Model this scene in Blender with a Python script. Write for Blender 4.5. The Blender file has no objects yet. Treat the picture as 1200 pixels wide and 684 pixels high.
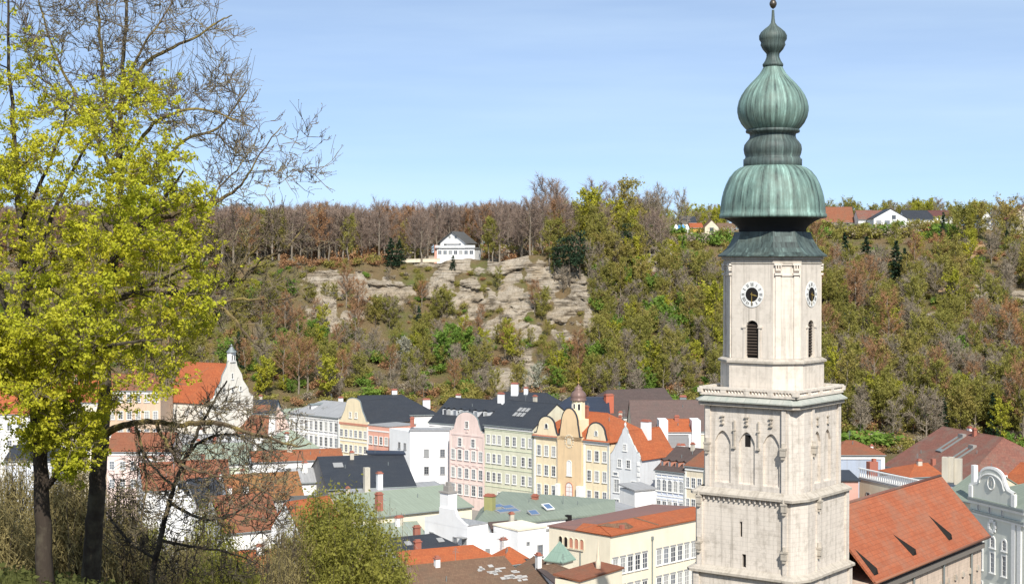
import bpy, math, random
import numpy as np
from mathutils import Vector, Matrix

# ------------------------------------------------------------------ camera, sky, sun, exposure
scene = bpy.context.scene
COL = scene.collection
F = 1800.0                       # focal length in pixels of the 1200 px wide photograph
PITCH = math.atan(32 / F)
EYE = 50.0
cam_d = bpy.data.cameras.new('camera'); cam = bpy.data.objects.new('camera', cam_d); COL.objects.link(cam)
cam_d.sensor_fit = 'HORIZONTAL'; cam_d.sensor_width = 36.0; cam_d.lens = 36.0 * F / 1200.0
cam_d.clip_start = 0.5; cam_d.clip_end = 12000
cam.location = (0, 0, EYE); cam.rotation_euler = (math.pi / 2 - PITCH, 0, 0)
scene.camera = cam

SUN_AZ, SUN_EL = 9.0, 42.0       # degrees right of straight behind the camera, degrees above the horizon
sd = bpy.data.lights.new('sun', 'SUN'); so = bpy.data.objects.new('sun', sd); COL.objects.link(so)
sd.energy = 4.8; sd.angle = math.radians(0.5); sd.color = (1.0, 0.955, 0.87)
ca, sa, ce, se = [f(math.radians(v)) for v in (SUN_AZ, SUN_EL) for f in (math.cos, math.sin)]
to_sun = Vector((sa * ce, -ca * ce, se))
so.rotation_euler = to_sun.to_track_quat('Z', 'Y').to_euler(); so.location = (60, -200, 220)

world = bpy.data.worlds.new('World'); scene.world = world; world.use_nodes = True
nt = world.node_tree; nt.nodes.clear()
def wn(t, **k):
    n = nt.nodes.new(t)
    for a, b in k.items(): setattr(n, a, b)
    return n
sky = wn('ShaderNodeTexSky', sky_type='NISHITA', sun_disc=False)
sky.sun_elevation = math.radians(SUN_EL); sky.sun_rotation = math.radians(180 - SUN_AZ)
sky.altitude = 400; sky.air_density = 0.45; sky.dust_density = 0.3; sky.ozone_density = 4.0
bg = wn('ShaderNodeBackground'); bg.inputs['Strength'].default_value = 0.115
tc = wn('ShaderNodeTexCoord'); mp = wn('ShaderNodeMapping'); mp.inputs['Scale'].default_value = (1.6, 1.6, 17.0)
mp.inputs['Rotation'].default_value = (0, math.radians(4), 0); mp.inputs['Location'].default_value = (0.35, 0.1, 0.3)
nz = wn('ShaderNodeTexNoise'); nz.inputs['Scale'].default_value = 1.5; nz.inputs['Detail'].default_value = 6; nz.inputs['Roughness'].default_value = 0.55
rp = wn('ShaderNodeValToRGB'); rp.color_ramp.elements[0].position = 0.40; rp.color_ramp.elements[1].position = 0.75
rp.color_ramp.elements[0].color = (0.36, 0.36, 0.36, 1); rp.color_ramp.elements[1].color = (0.56, 0.56, 0.56, 1)
mx = wn('ShaderNodeMixRGB', blend_type='MIX'); mx.inputs['Color2'].default_value = (5.6, 6.95, 8.2, 1)   # thin cirrus
L = nt.links.new
L(tc.outputs['Generated'], mp.inputs['Vector']); L(mp.outputs['Vector'], nz.inputs['Vector']); L(nz.outputs['Fac'], rp.inputs['Fac'])
L(rp.outputs['Color'], mx.inputs['Fac']); L(sky.outputs['Color'], mx.inputs['Color1']); L(mx.outputs['Color'], bg.inputs['Color'])
wo = wn('ShaderNodeOutputWorld'); L(bg.outputs['Background'], wo.inputs['Surface'])

scene.view_settings.view_transform = 'Standard'; scene.view_settings.look = 'None'
scene.view_settings.exposure = 0.3; scene.view_settings.gamma = 1.0
scene.render.engine = 'CYCLES'
scene.cycles.max_bounces = 6; scene.cycles.transparent_max_bounces = 4

# ------------------------------------------------------------------ pixel planning helpers
cp, sp = math.cos(PITCH), math.sin(PITCH)
def ray(px, py):
    u = (px - 600) / F; v = (342 - py) / F
    return Vector((u, cp + v * sp, -sp + v * cp))
def P(px, py, z):                 # the point of height z seen at that pixel
    d = ray(px, py); k = (z - EYE) / d.z
    return Vector((d.x * k, d.y * k, z))
def Q(px, py, Y):                 # the point at distance Y seen at that pixel
    d = ray(px, py); k = Y / d.y
    return Vector((d.x * k, Y, EYE + d.z * k))
def proj(X, Y, Z):
    z = Z - EYE; f = Y * cp - z * sp; u = Y * sp + z * cp
    return 600 + F * X / f, 342 - F * u / f

# ------------------------------------------------------------------ materials
MATS = {}
class NT:
    def __init__(s, name):
        s.m = bpy.data.materials.new(name); s.m.use_nodes = True; s.t = s.m.node_tree; s.t.nodes.clear()
        s.out = s.n('ShaderNodeOutputMaterial')
    def n(s, t, ins=None, **k):
        nd = s.t.nodes.new(t)
        for a, b in k.items(): setattr(nd, a, b)
        for a, b in (ins or {}).items():
            if hasattr(b, 'is_linked') or isinstance(b, bpy.types.NodeSocket): s.t.links.new(b, nd.inputs[a])
            else: nd.inputs[a].default_value = b
        return nd
    def noise(s, vec, scale, detail=4, rough=0.55):
        return s.n('ShaderNodeTexNoise', {'Vector': vec, 'Scale': scale, 'Detail': detail, 'Roughness': rough}).outputs['Fac']
    def ramp(s, fac, stops):
        r = s.n('ShaderNodeValToRGB', {'Fac': fac}); e = r.color_ramp.elements
        while len(e) < len(stops): e.new(0.5)
        for i, (p, c) in enumerate(stops):
            e[i].position = p; e[i].color = (c, c, c, 1) if not hasattr(c, '__len__') else (*c, 1)
        return r.outputs['Color']
    def mix(s, fac, a, b, mode='MIX'):
        r = s.n('ShaderNodeMixRGB', blend_type=mode)
        for i, v in zip(('Fac', 'Color1', 'Color2'), (fac, a, b)):
            if isinstance(v, bpy.types.NodeSocket): s.t.links.new(v, r.inputs[i])
            else: r.inputs[i].default_value = v if i == 'Fac' else (*v, 1)
        return r.outputs['Color']
    def scaled(s, vec, sc):
        return s.n('ShaderNodeMapping', {'Vector': vec, 'Scale': sc}).outputs['Vector']
    def pos(s): return s.n('ShaderNodeNewGeometry').outputs['Position']
    def uv(s): return s.n('ShaderNodeTexCoord').outputs['UV']
    def bump(s, h, strength, dist=0.05):
        return s.n('ShaderNodeBump', {'Height': h, 'Strength': strength, 'Distance': dist}).outputs['Normal']
    def bsdf(s, col, rough=0.8, normal=None, spec=0.3, metal=0.0, trans=None):
        ins = {'Roughness': rough, 'Specular IOR Level': spec, 'Metallic': metal}
        b = s.n('ShaderNodeBsdfPrincipled', ins)
        if isinstance(col, bpy.types.NodeSocket): s.t.links.new(col, b.inputs['Base Color'])
        else: b.inputs['Base Color'].default_value = (*col, 1)
        if normal: s.t.links.new(normal, b.inputs['Normal'])
        sh = b.outputs['BSDF']
        if trans:
            t = s.n('ShaderNodeBsdfTranslucent')
            if isinstance(col, bpy.types.NodeSocket): s.t.links.new(col, t.inputs['Color'])
            else: t.inputs['Color'].default_value = (*col, 1)
            x = s.n('ShaderNodeMixShader', {'Fac': trans}); s.t.links.new(sh, x.inputs[1]); s.t.links.new(t.outputs[0], x.inputs[2]); sh = x.outputs[0]
        s.t.links.new(sh, s.out.inputs['Surface'])
        return s.m
def dk(c, f): return tuple(min(1, v * f) for v in c)

def plaster(name, c, stain=0.25, dirt=(0.24, 0.21, 0.17), rough=0.9):
    if name in MATS: return MATS[name]
    s = NT(name); p = s.pos(); uv = s.uv()
    big = s.ramp(s.noise(p, 0.25, 5, 0.65), [(0.35, 0.0), (0.75, 1.0)])
    streak = s.ramp(s.noise(s.scaled(uv, (1.3, 0.12, 1)), 1.0, 5, 0.6), [(0.48, 0.0), (0.8, 1.0)])
    col = s.mix(big, dk(c, 1.04), dk(c, 0.9))
    f = s.n('ShaderNodeMath', {0: streak, 1: stain}, operation='MULTIPLY').outputs[0]
    col = s.mix(f, col, dirt)
    MATS[name] = s.bsdf(col, rough, s.bump(s.noise(p, 9, 3), 0.15, 0.02)); return MATS[name]
def tiles(name, c1, c2, moss=(0.09, 0.085, 0.06), moss_amt=0.35, row=0.34, rough=0.85):
    if name in MATS: return MATS[name]
    s = NT(name); p = s.pos(); uv = s.uv()
    br = s.n('ShaderNodeTexBrick', {'Vector': uv, 'Color1': (*c1, 1), 'Color2': (*c2, 1), 'Mortar': (*dk(c2, 0.74), 1), 'Scale': 1.0,
             'Mortar Size': 0.018, 'Brick Width': 0.24, 'Row Height': row, 'Bias': 0.0})
    col = br.outputs['Color']
    rows = s.noise(s.scaled(uv, (0.25, 1.4, 1)), 1.0, 4, 0.7)
    col = s.mix(s.ramp(rows, [(0.4, 0.0), (0.72, 0.55)]), col, dk(c2, 0.72))
    patch = s.ramp(s.noise(p, 0.33, 6, 0.7), [(0.46, 0.0), (0.72, 1.0)])
    f = s.n('ShaderNodeMath', {0: patch, 1: moss_amt}, operation='MULTIPLY').outputs[0]
    col = s.mix(f, col, moss)
    MATS[name] = s.bsdf(col, rough, s.bump(br.outputs['Fac'], 0.5, 0.03)); return MATS[name]
def sheet(name, c, c2, seam=0.6, rough=0.6, metal=0.0, spec=0.4):
    """standing seam sheet metal"""
    if name in MATS: return MATS[name]
    s = NT(name); p = s.pos(); uv = s.uv()
    br = s.n('ShaderNodeTexBrick', {'Vector': uv, 'Color1': (*c, 1), 'Color2': (*dk(c, 0.93), 1), 'Mortar': (*dk(c, 0.72), 1), 'Scale': 1.0,
             'Mortar Size': 0.03, 'Brick Width': seam, 'Row Height': 3.0})
    st = s.ramp(s.noise(s.scaled(uv, (1.1, 0.16, 1)), 1.2, 6, 0.68), [(0.38, 0.0), (0.75, 1.0)])
    col = s.mix(st, br.outputs['Color'], c2)
    MATS[name] = s.bsdf(col, rough, s.bump(br.outputs['Fac'], 0.4, 0.04), spec, metal); return MATS[name]
def plain(name, c, rough=0.7, spec=0.3, metal=0.0, var=0.15, scale=3.0):
    if name in MATS: return MATS[name]
    s = NT(name); p = s.pos()
    col = s.mix(s.noise(p, scale, 4), dk(c, 1 - var), dk(c, 1 + var))
    MATS[name] = s.bsdf(col, rough, None, spec, metal); return MATS[name]
def foliage(name, ca, cb, cc, trans=0.35, scale=0.12):
    """leaf colour: differs from tree to tree and from clump to clump"""
    if name in MATS: return MATS[name]
    s = NT(name); p = s.pos()
    rnd = s.n('ShaderNodeObjectInfo').outputs['Random']
    a = s.mix(rnd, ca, cb)
    n1 = s.ramp(s.noise(p, scale, 2), [(0.35, 0.0), (0.68, 1.0)])
    n2 = s.ramp(s.noise(p, 1.1, 2), [(0.35, 0.0), (0.7, 0.6)])
    col = s.mix(n2, s.mix(n1, a, cb), cc)
    MATS[name] = s.bsdf(col, 0.7, None, 0.15, trans=trans); return MATS[name]
def bark(name, c, c2, scale=14.0):
    if name in MATS: return MATS[name]
    s = NT(name); p = s.pos()
    n1 = s.noise(s.scaled(p, (1, 1, 0.22)), scale, 5, 0.7); n2 = s.ramp(s.noise(p, 1.6, 4, 0.7), [(0.45, 0.0), (0.62, 1.0)])
    col = s.mix(n2, s.mix(n1, dk(c, 0.6), dk(c, 1.4)), c2)
    MATS[name] = s.bsdf(col, 0.95, s.bump(n1, 0.7, 0.03), 0.1); return MATS[name]

# ------------------------------------------------------------------ mesh builder
class MB:
    def __init__(s): s.v = []; s.f = []; s.mi = []; s.uv = {}; s.sm = []
    def vert(s, p): s.v.append((p[0], p[1], p[2])); return len(s.v) - 1
    def face(s, pts, mi=0, smooth=False, uv=None):
        ids = [p if isinstance(p, int) else s.vert(p) for p in pts]
        if uv: s.uv[len(s.f)] = uv
        s.f.append(ids); s.mi.append(mi); s.sm.append(smooth); return s
    def prism(s, poly, vec, mi=0, cap=True, mi_side=None):
        """polygon of 3-D points extruded along vec"""
        vec = Vector(vec); a = [s.vert(p) for p in poly]; b = [s.vert(Vector(p) + vec) for p in poly]
        n = len(a)
        if cap: s.face(a, mi); s.face(b[::-1], mi)
        for i in range(n):
            j = (i + 1) % n
            s.face([a[j], a[i], b[i], b[j]], mi if mi_side is None else mi_side)
        return s
    def box(s, c, size, ang=0, mi=0):
        """c = centre of the base, size = (along, across, up), turned by ang about z"""
        ux, uy = math.cos(ang), math.sin(ang); w, d, h = size
        pts = [Vector((c[0] + ux * x - uy * y, c[1] + uy * x + ux * y, c[2])) for x, y in ((-w / 2, -d / 2), (w / 2, -d / 2), (w / 2, d / 2), (-w / 2, d / 2))]
        return s.prism(pts[::-1], (0, 0, h), mi)
    def tube(s, pts, rad, n=6, mi=0, smooth=True, cap=False):
        pts = [Vector(p) for p in pts]; rings = []; L = len(pts)
        for i, p in enumerate(pts):
            d = (pts[min(i + 1, L - 1)] - pts[max(i - 1, 0)]); d = d.normalized() if d.length > 1e-9 else Vector((0, 0, 1))
            a = d.orthogonal().normalized() if i == 0 else (prev - d * prev.dot(d)).normalized()
            prev = a; b = d.cross(a); r = rad[i] if hasattr(rad, '__len__') else rad
            rings.append([s.vert(p + (a * math.cos(2 * math.pi * k / n) + b * math.sin(2 * math.pi * k / n)) * r) for k in range(n)])
        for i in range(L - 1):
            for k in range(n):
                s.face([rings[i][k], rings[i][(k + 1) % n], rings[i + 1][(k + 1) % n], rings[i + 1][k]], mi, smooth)
        if cap: s.face(rings[0][::-1], mi); s.face(rings[-1], mi)
        return s
    def lathe(s, c, prof, n=48, mi=0, seam=0, seam_h=0.015, smooth=True):
        """profile [(r, z)] turned about the vertical through c"""
        rings = []; vlen = 0; vs = []
        for i, (r, z) in enumerate(prof):
            if i: vlen += math.hypot(r - prof[i - 1][0], z - prof[i - 1][1])
            vs.append(vlen)
            rings.append([s.vert((c[0] + rr * math.cos(t), c[1] + rr * math.sin(t), z)) for k in range(n) for t in [2 * math.pi * k / n] for rr in [r * (1 + (seam_h if seam and k % seam == 0 else 0))]])
        for i in range(len(prof) - 1):
            for k in range(n):
                R = 3.5
                u0, u1 = 2 * math.pi * k / n * R, 2 * math.pi * (k + 1) / n * R
                s.face([rings[i][k], rings[i][(k + 1) % n], rings[i + 1][(k + 1) % n], rings[i + 1][k]], mi, smooth, [(u0, vs[i]), (u1, vs[i]), (u1, vs[i + 1]), (u0, vs[i + 1])])
        return s
    def build(s, name, mats, parent=None, org=None):
        if not isinstance(mats, (list, tuple)): mats = [mats]
        v = np.array(s.v, dtype=float).reshape(-1, 3)
        off = Vector((0, 0, 0)); o = parent
        while o is not None: off += Vector(o.location); o = o.parent
        loc = Vector((0, 0, 0))
        if org is not None: loc = Vector(org) - off
        v = v - np.array(off + loc)
        me = bpy.data.meshes.new(name); me.from_pydata(v.tolist(), [], s.f)
        for m in mats: me.materials.append(m)
        if len(mats) > 1: me.polygons.foreach_set('material_index', s.mi)
        me.polygons.foreach_set('use_smooth', s.sm)
        ul = me.uv_layers.new(name='UVMap'); nl = len(me.loops); uvs = np.zeros((nl, 2)); k = 0
        wv = np.array(s.v, dtype=float).reshape(-1, 3)
        for fi, f in enumerate(s.f):
            n = len(f)
            if fi in s.uv: uvs[k:k + n] = s.uv[fi]
            else:
                p = wv[f]; nrm = np.cross(p[1] - p[0], p[2] - p[0]) if n < 5 else np.cross(p[1] - p[0], p[n // 2] - p[0])
                ln = np.linalg.norm(nrm)
                if ln > 1e-12:
                    nrm /= ln; h = np.array((-nrm[1], nrm[0], 0)); lh = math.hypot(h[0], h[1])
                    h = h / lh if lh > 1e-3 else np.array((1.0, 0, 0)); vv = np.cross(nrm, h)
                    uvs[k:k + n, 0] = p @ h; uvs[k:k + n, 1] = p @ vv
            k += n
        ul.data.foreach_set('uv', uvs.ravel())
        me.update()
        ob = bpy.data.objects.new(name, me); COL.objects.link(ob)
        if parent is not None: ob.parent = parent
        ob.location = loc
        return ob

def thing(name, label, cat, loc, group=None):
    o = bpy.data.objects.new(name, None); COL.objects.link(o); o.location = loc; o.empty_display_size = 0.5
    o['label'] = label; o['category'] = cat
    if group: o['group'] = group
    return o
def tag(o, label, cat, group=None):
    o['label'] = label; o['category'] = cat
    if group: o['group'] = group
    return o
def struct(o, kind='structure'): o['kind'] = kind; return o

# ------------------------------------------------------------------ terrain
rng = np.random.RandomState(7)
_w = [(rng.uniform(-1, 1), rng.uniform(-1, 1), rng.uniform(0, 6.28)) for _ in range(24)]
def snoise(x, y, sc, k0=0):
    """smooth sum of waves, about -1..1"""
    r = 0
    for i in range(6):
        a, b, c = _w[(i + k0) % 24]; f = sc * (1 + 0.35 * i) / math.hypot(a, b)
        r = r + np.sin((a * x + b * y) * f + c)
    return r / 3.2
ROCKS = [(605, 345, 80, 36), (560, 308, 62, 12), (632, 368, 52, 32), (600, 300, 30, 10), (402, 333, 48, 15), (385, 362, 22, 22), (425, 342, 26, 10), (590, 447, 26, 13),
         (618, 430, 9, 20), (772, 300, 15, 24), (700, 392, 12, 9), (714, 374, 7, 9), (1150, 346, 40, 10), (1195, 352, 20, 10), (1105, 372, 18, 7), (790, 362, 8, 9), (478, 342, 30, 11),
         (560, 385, 22, 10), (600, 388, 40, 9), (530, 325, 30, 12), (455, 350, 18, 10), (410, 372, 16, 10), (735, 440, 14, 6), (570, 455, 20, 8), (840, 395, 12, 8), (1010, 395, 14, 6)]
def hill_z(X, Y):
    X = np.asarray(X, float); Y = np.asarray(Y, float)
    top = np.interp(X, [-260, -60, 0, 30, 62, 120, 200], [53, 51.5, 53, 57, 62.5, 65, 66])
    w = np.interp(X, [28, 75], [1, 0])
    rec = 5.0 * snoise(X, Y * 0.15, 0.06, 3) + 6 * np.exp(-((X + 30) / 14) ** 2)
    y2 = Y - rec * np.interp(Y, [395, 470, 560], [0, 1, 0.3])
    A = np.interp(y2, [330, 395, 430, 470, 496, 505, 513, 520, 560, 700, 1500], [0, 1, 11, 21, 29, 40, 46, 51.5, 53, 56, 60]) * top / 53
    B = np.interp(y2, [330, 395, 430, 500, 560, 600, 620, 800, 1500], [0, 2, 14, 36, 53, 63, 65, 66, 70]) * top / 65
    z = A * w + B * (1 - w)
    amp = np.interp(Y, [380, 430, 520, 700], [0, 1.0, 1.2, 0.6])
    return z + amp * (0.9 * snoise(X, Y, 0.11, 1) + 0.5 * snoise(X, Y, 0.33, 5))
def castle_z(X, Y):
    z = np.interp(Y, [-80, 0, 6, 30, 60, 110, 160], [48.3, 48.3, 47.5, 43.1, 33.5, 6, 0])
    knoll = 0.95 * np.exp(-((np.asarray(X) + 12) / 5.0) ** 2 - ((np.asarray(Y) - 28) / 9) ** 2)
    return z + knoll
def ground_z(X, Y):
    return np.where(np.asarray(Y) > 320, hill_z(X, Y), castle_z(X, Y))
def rock_mask(X, Y, Z):
    f = Y * cp - (Z - EYE) * sp
    px = 600 + F * X / f; py = 342 - F * (Y * sp + (Z - EYE) * cp) / f
    m = np.zeros_like(X)
    for a, b, c, d in ROCKS:
        m = np.maximum(m, np.clip(1.55 - np.sqrt(((px - a) / c) ** 2 + ((py - b) / d) ** 2) * 1.0, 0, 1))
    m = m * np.clip(0.72 + 0.8 * snoise(X, Z * 1.6, 0.22, 9) + 0.5 * snoise(X, Z, 0.6, 15), 0, 1)
    return np.where((Y > 400) & (Y < 640), m, 0)
def on_ground(px, py, y0=392.0, y1=1000.0):
    d = ray(px, py); Ys = np.arange(y0, y1, 1.5); X = d.x / d.y * Ys; Zr = EYE + d.z / d.y * Ys
    hit = np.nonzero(hill_z(X, Ys) > Zr)[0]
    if len(hit) == 0: return None
    i = hit[0]; return Vector((X[i], Ys[i], float(hill_z(X[i], Ys[i]))))

xs = np.unique(np.concatenate([np.arange(-2600, -240, 120), np.arange(-240, -90, 3.0), np.arange(-90, 60, 1.0), np.arange(60, 260, 2.0), np.arange(260, 2700, 120)]))
ys = np.unique(np.concatenate([np.arange(-80, 0, 20), np.arange(0, 110, 2.5), np.arange(110, 390, 14), np.arange(390, 485, 1.4), np.arange(485, 528, 0.4), np.arange(528, 535, 0.9), np.arange(535, 650, 2.5), np.arange(650, 1500, 40), np.arange(1500, 9000, 600)]))
GX, GY = np.meshgrid(xs, ys); GZ = ground_z(GX, GY)
RM = rock_mask(GX, GY, GZ)
lay = GZ / 4.6 + 0.55 * snoise(GX, GZ * 0.2, 0.06, 2) + 0.3 * snoise(GX, GZ, 0.16, 7) + 0.012 * GX
fr_ = lay - np.floor(lay); hsh = np.sin(np.floor(lay) * 12.9898 + np.floor(GX / 17.0 + 0.6 * np.sin(np.floor(lay) * 3.1)) * 78.233) * 0.5 + 0.5
over = np.where(fr_ > 0.80, (0.2 + 2.0 * hsh ** 2), -0.8 * fr_ + 0.3)              # hard beds stand out over soft ones
rough = 1.0 * snoise(GX * 1.0, GZ * 1.2, 0.5, 4) + 0.7 * snoise(GX, GZ * 1.6, 1.15, 11) + 2.4 * np.abs(snoise(GX, GZ * 0.25, 0.2, 14)) + 0.5 * snoise(GX * 1.4, GZ, 1.9, 18)
GYd = GY - np.clip(RM * 1.6, 0, 1) * (over + rough)
nx, ny = len(xs), len(ys)
verts = np.stack([GX, GYd, GZ], -1).reshape(-1, 3)
idx = np.arange(nx * ny).reshape(ny, nx)
faces = np.stack([idx[:-1, :-1], idx[:-1, 1:], idx[1:, 1:], idx[1:, :-1]], -1).reshape(-1, 4)
me = bpy.data.meshes.new('ground'); me.from_pydata(verts.tolist(), [], faces.tolist())
at = me.attributes.new('rock', 'FLOAT', 'POINT'); at.data.foreach_set('value', RM.ravel().astype(np.float32))
me.polygons.foreach_set('use_smooth', [True] * len(faces))
s = NT('hillside_ground'); p = s.pos()
lit = s.ramp(s.noise(p, 0.07, 6, 0.65), [(0.3, (0.25, 0.165, 0.09)), (0.46, (0.22, 0.165, 0.085)), (0.58, (0.17, 0.165, 0.06)), (0.72, (0.13, 0.19, 0.045))])
lit = s.mix(s.ramp(s.noise(p, 0.6, 5, 0.7), [(0.4, 0.0), (0.7, 0.7)]), lit, (0.19, 0.14, 0.085))
band = s.noise(s.scaled(p, (0.035, 0.035, 0.62)), 1.6, 5, 0.6)
rk = s.ramp(band, [(0.3, (0.30, 0.245, 0.185)), (0.44, (0.48, 0.405, 0.31)), (0.58, (0.58, 0.505, 0.41)), (0.72, (0.40, 0.335, 0.26))])
rk = s.mix(s.ramp(s.noise(p, 0.45, 6, 0.7), [(0.5, 0.0), (0.72, 0.6)]), rk, (0.25, 0.205, 0.135))
rk = s.mix(s.ramp(s.noise(p, 0.11, 4, 0.6), [(0.5, 0.0), (0.7, 0.55)]), rk, (0.52, 0.40, 0.26))
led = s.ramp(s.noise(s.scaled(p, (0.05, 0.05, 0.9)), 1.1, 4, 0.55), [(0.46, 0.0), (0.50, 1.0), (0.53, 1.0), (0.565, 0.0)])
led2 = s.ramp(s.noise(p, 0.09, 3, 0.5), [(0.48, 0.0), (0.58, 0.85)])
rk = s.mix(s.mix(1.0, led, led2, 'MULTIPLY'), rk, (0.085, 0.065, 0.045))  # shade under the ledges painted into the rock as dark bands
crk = s.ramp(s.noise(s.scaled(p, (0.55, 0.25, 0.09)), 1.0, 6, 0.75), [(0.48, 0.0), (0.5, 0.6), (0.52, 0.0)])
rk = s.mix(crk, rk, (0.12, 0.09, 0.06))
rf = s.n('ShaderNodeAttribute', attribute_name='rock').outputs['Fac']
sel = s.ramp(s.n('ShaderNodeMath', {0: rf, 1: s.n('ShaderNodeMath', {0: s.noise(p, 0.5, 5, 0.7), 1: 0.9}, operation='MULTIPLY').outputs[0]}, operation='ADD').outputs[0], [(0.72, 0.0), (0.84, 1.0)])
m = s.bsdf(s.mix(sel, lit, rk), 0.95, s.bump(s.noise(s.scaled(p, (1, 1, 2.2)), 0.9, 6, 0.75), 1.0, 1.3), 0.1)
me.materials.append(m); g = bpy.data.objects.new('ground', me); COL.objects.link(g); struct(g)
# paved town ground between the houses
b = MB(); b.face([(-150, 130, 0.35), (150, 130, 0.35), (150, 385, 0.35), (-150, 385, 0.35)])
struct(b.build('town_pavement', plain('cobbles', (0.26, 0.24, 0.22), 0.9)))
# ------------------------------------------------------------------ common materials
M_stone = plaster('tower_stone', (0.66, 0.585, 0.50), 0.34, (0.27, 0.235, 0.19))
def stone_blocks(name, c, stain, joint=0.68):
    s = NT(name); p = s.pos(); uv = s.uv()
    br = s.n('ShaderNodeTexBrick', {'Vector': uv, 'Color1': (*dk(c, 1.05), 1), 'Color2': (*dk(c, 0.92), 1), 'Mortar': (*dk(c, joint), 1), 'Scale': 1.0, 'Mortar Size': 0.022, 'Brick Width': 0.8, 'Row Height': 0.36})
    col = s.mix(0.6, br.outputs['Color'], s.mix(s.noise(p, 0.5, 6, 0.7), dk(c, 0.86), dk(c, 1.08)))
    blot = s.ramp(s.noise(p, 1.1, 6, 0.75), [(0.5, 0.0), (0.72, 1.0)])
    f = s.n('ShaderNodeMath', {0: blot, 1: stain}, operation='MULTIPLY').outputs[0]
    col = s.mix(f, col, (0.26, 0.225, 0.18))
    st = s.ramp(s.noise(s.scaled(uv, (2.2, 0.1, 1)), 1.0, 5, 0.65), [(0.5, 0.0), (0.72, 0.6)])
    col = s.mix(st, col, (0.23, 0.20, 0.165))
    return s.bsdf(col, 0.92, s.bump(s.mix(0.5, br.outputs['Color'], s.noise(p, 6, 5)), 0.25, 0.04), 0.15)
M_tower = stone_blocks('tower_ashlar', (0.71, 0.64, 0.565), 0.6)
M_belfry = stone_blocks('belfry_plaster', (0.72, 0.645, 0.56), 0.4, 0.9)
M_trim = stone_blocks('weathered_trim', (0.50, 0.45, 0.385), 0.8)
def copper(name, light, base, dark, amt):
    s = NT(name); p = s.pos(); uv = s.uv()
    st = s.mix(0.45, s.noise(s.scaled(uv, (3.6, 0.10, 1)), 1.0, 7, 0.72), s.noise(s.scaled(uv, (1.0, 0.35, 1)), 1.0, 5, 0.65))
    col = s.ramp(st, [(0.41, dark), (0.46, dk(base, .75)), (0.51, base), (0.56, dk(base, 1.5)), (0.62, light)])
    pt = s.ramp(s.noise(p, 0.55, 5, 0.7), [(0.45, 0.0), (0.7, amt)])
    col = s.mix(pt, col, (0.16, 0.185, 0.15))
    return s.bsdf(col, 0.6, s.bump(s.noise(s.scaled(uv, (4, 0.3, 1)), 1.0, 4), 0.3, 0.03), 0.4)
M_cu = copper('verdigris_copper', (0.37, 0.58, 0.51), (0.145, 0.225, 0.195), (0.04, 0.06, 0.055), 0.4)
M_cu_dark = copper('dark_copper', (0.17, 0.25, 0.22), (0.06, 0.085, 0.08), (0.022, 0.03, 0.03), 0.35)
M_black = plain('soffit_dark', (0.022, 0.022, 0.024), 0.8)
M_hole = plain('dark_opening', (0.015, 0.013, 0.012), 0.9)
M_louver = plain('weathered_wood', (0.06, 0.045, 0.035), 0.9)
M_gold = plain('gilded_metal', (0.62, 0.42, 0.12), 0.35, 0.5, 0.7)
M_white = plain('white_paint', (0.80, 0.79, 0.76), 0.6)
M_lead = plain('grey_lead', (0.24, 0.27, 0.27), 0.5, 0.5, 0.3)
T_orange = tiles('orange_tiles', (0.46, 0.135, 0.05), (0.37, 0.10, 0.04), (0.17, 0.10, 0.06), 0.3)
T_church = tiles('church_tiles', (0.43, 0.13, 0.06), (0.35, 0.105, 0.05), (0.27, 0.17, 0.12), 0.6, 0.4)
T_red = tiles('old_red_tiles', (0.27, 0.12, 0.085), (0.20, 0.085, 0.065), (0.17, 0.145, 0.115), 0.85)
T_brown = tiles('brown_tiles', (0.22, 0.135, 0.085), (0.17, 0.10, 0.065), (0.12, 0.10, 0.07), 0.5)
T_purple = tiles('purple_brown_tiles', (0.115, 0.083, 0.075), (0.095, 0.068, 0.062), (0.07, 0.06, 0.055), 0.4)
T_slate = tiles('dark_slate', (0.045, 0.05, 0.06), (0.036, 0.04, 0.05), (0.06, 0.06, 0.06), 0.3, 0.3, 0.5)
T_blue = tiles('blue_slate', (0.04, 0.05, 0.075), (0.033, 0.042, 0.066), (0.05, 0.055, 0.065), 0.3, 0.3, 0.45)
T_grey = tiles('grey_slate', (0.13, 0.13, 0.125), (0.10, 0.10, 0.10), (0.10, 0.09, 0.075), 0.4, 0.3, 0.6)
T_rust = tiles('rusty_brown_tiles', (0.30, 0.115, 0.06), (0.24, 0.09, 0.05), (0.16, 0.11, 0.07), 0.6)
S_green = sheet('green_copper_sheet', (0.235, 0.27, 0.215), (0.175, 0.205, 0.165))
S_green2 = sheet('pale_green_sheet', (0.29, 0.335, 0.26), (0.235, 0.265, 0.205))
M_cu_ledge = sheet('pale_copper_ledge', (0.46, 0.455, 0.405), (0.30, 0.335, 0.295), 1.1)
S_grey = sheet('grey_sheet', (0.36, 0.36, 0.365), (0.26, 0.26, 0.265))
S_redbrown = sheet('red_brown_sheet', (0.25, 0.125, 0.10), (0.19, 0.11, 0.09))

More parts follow.
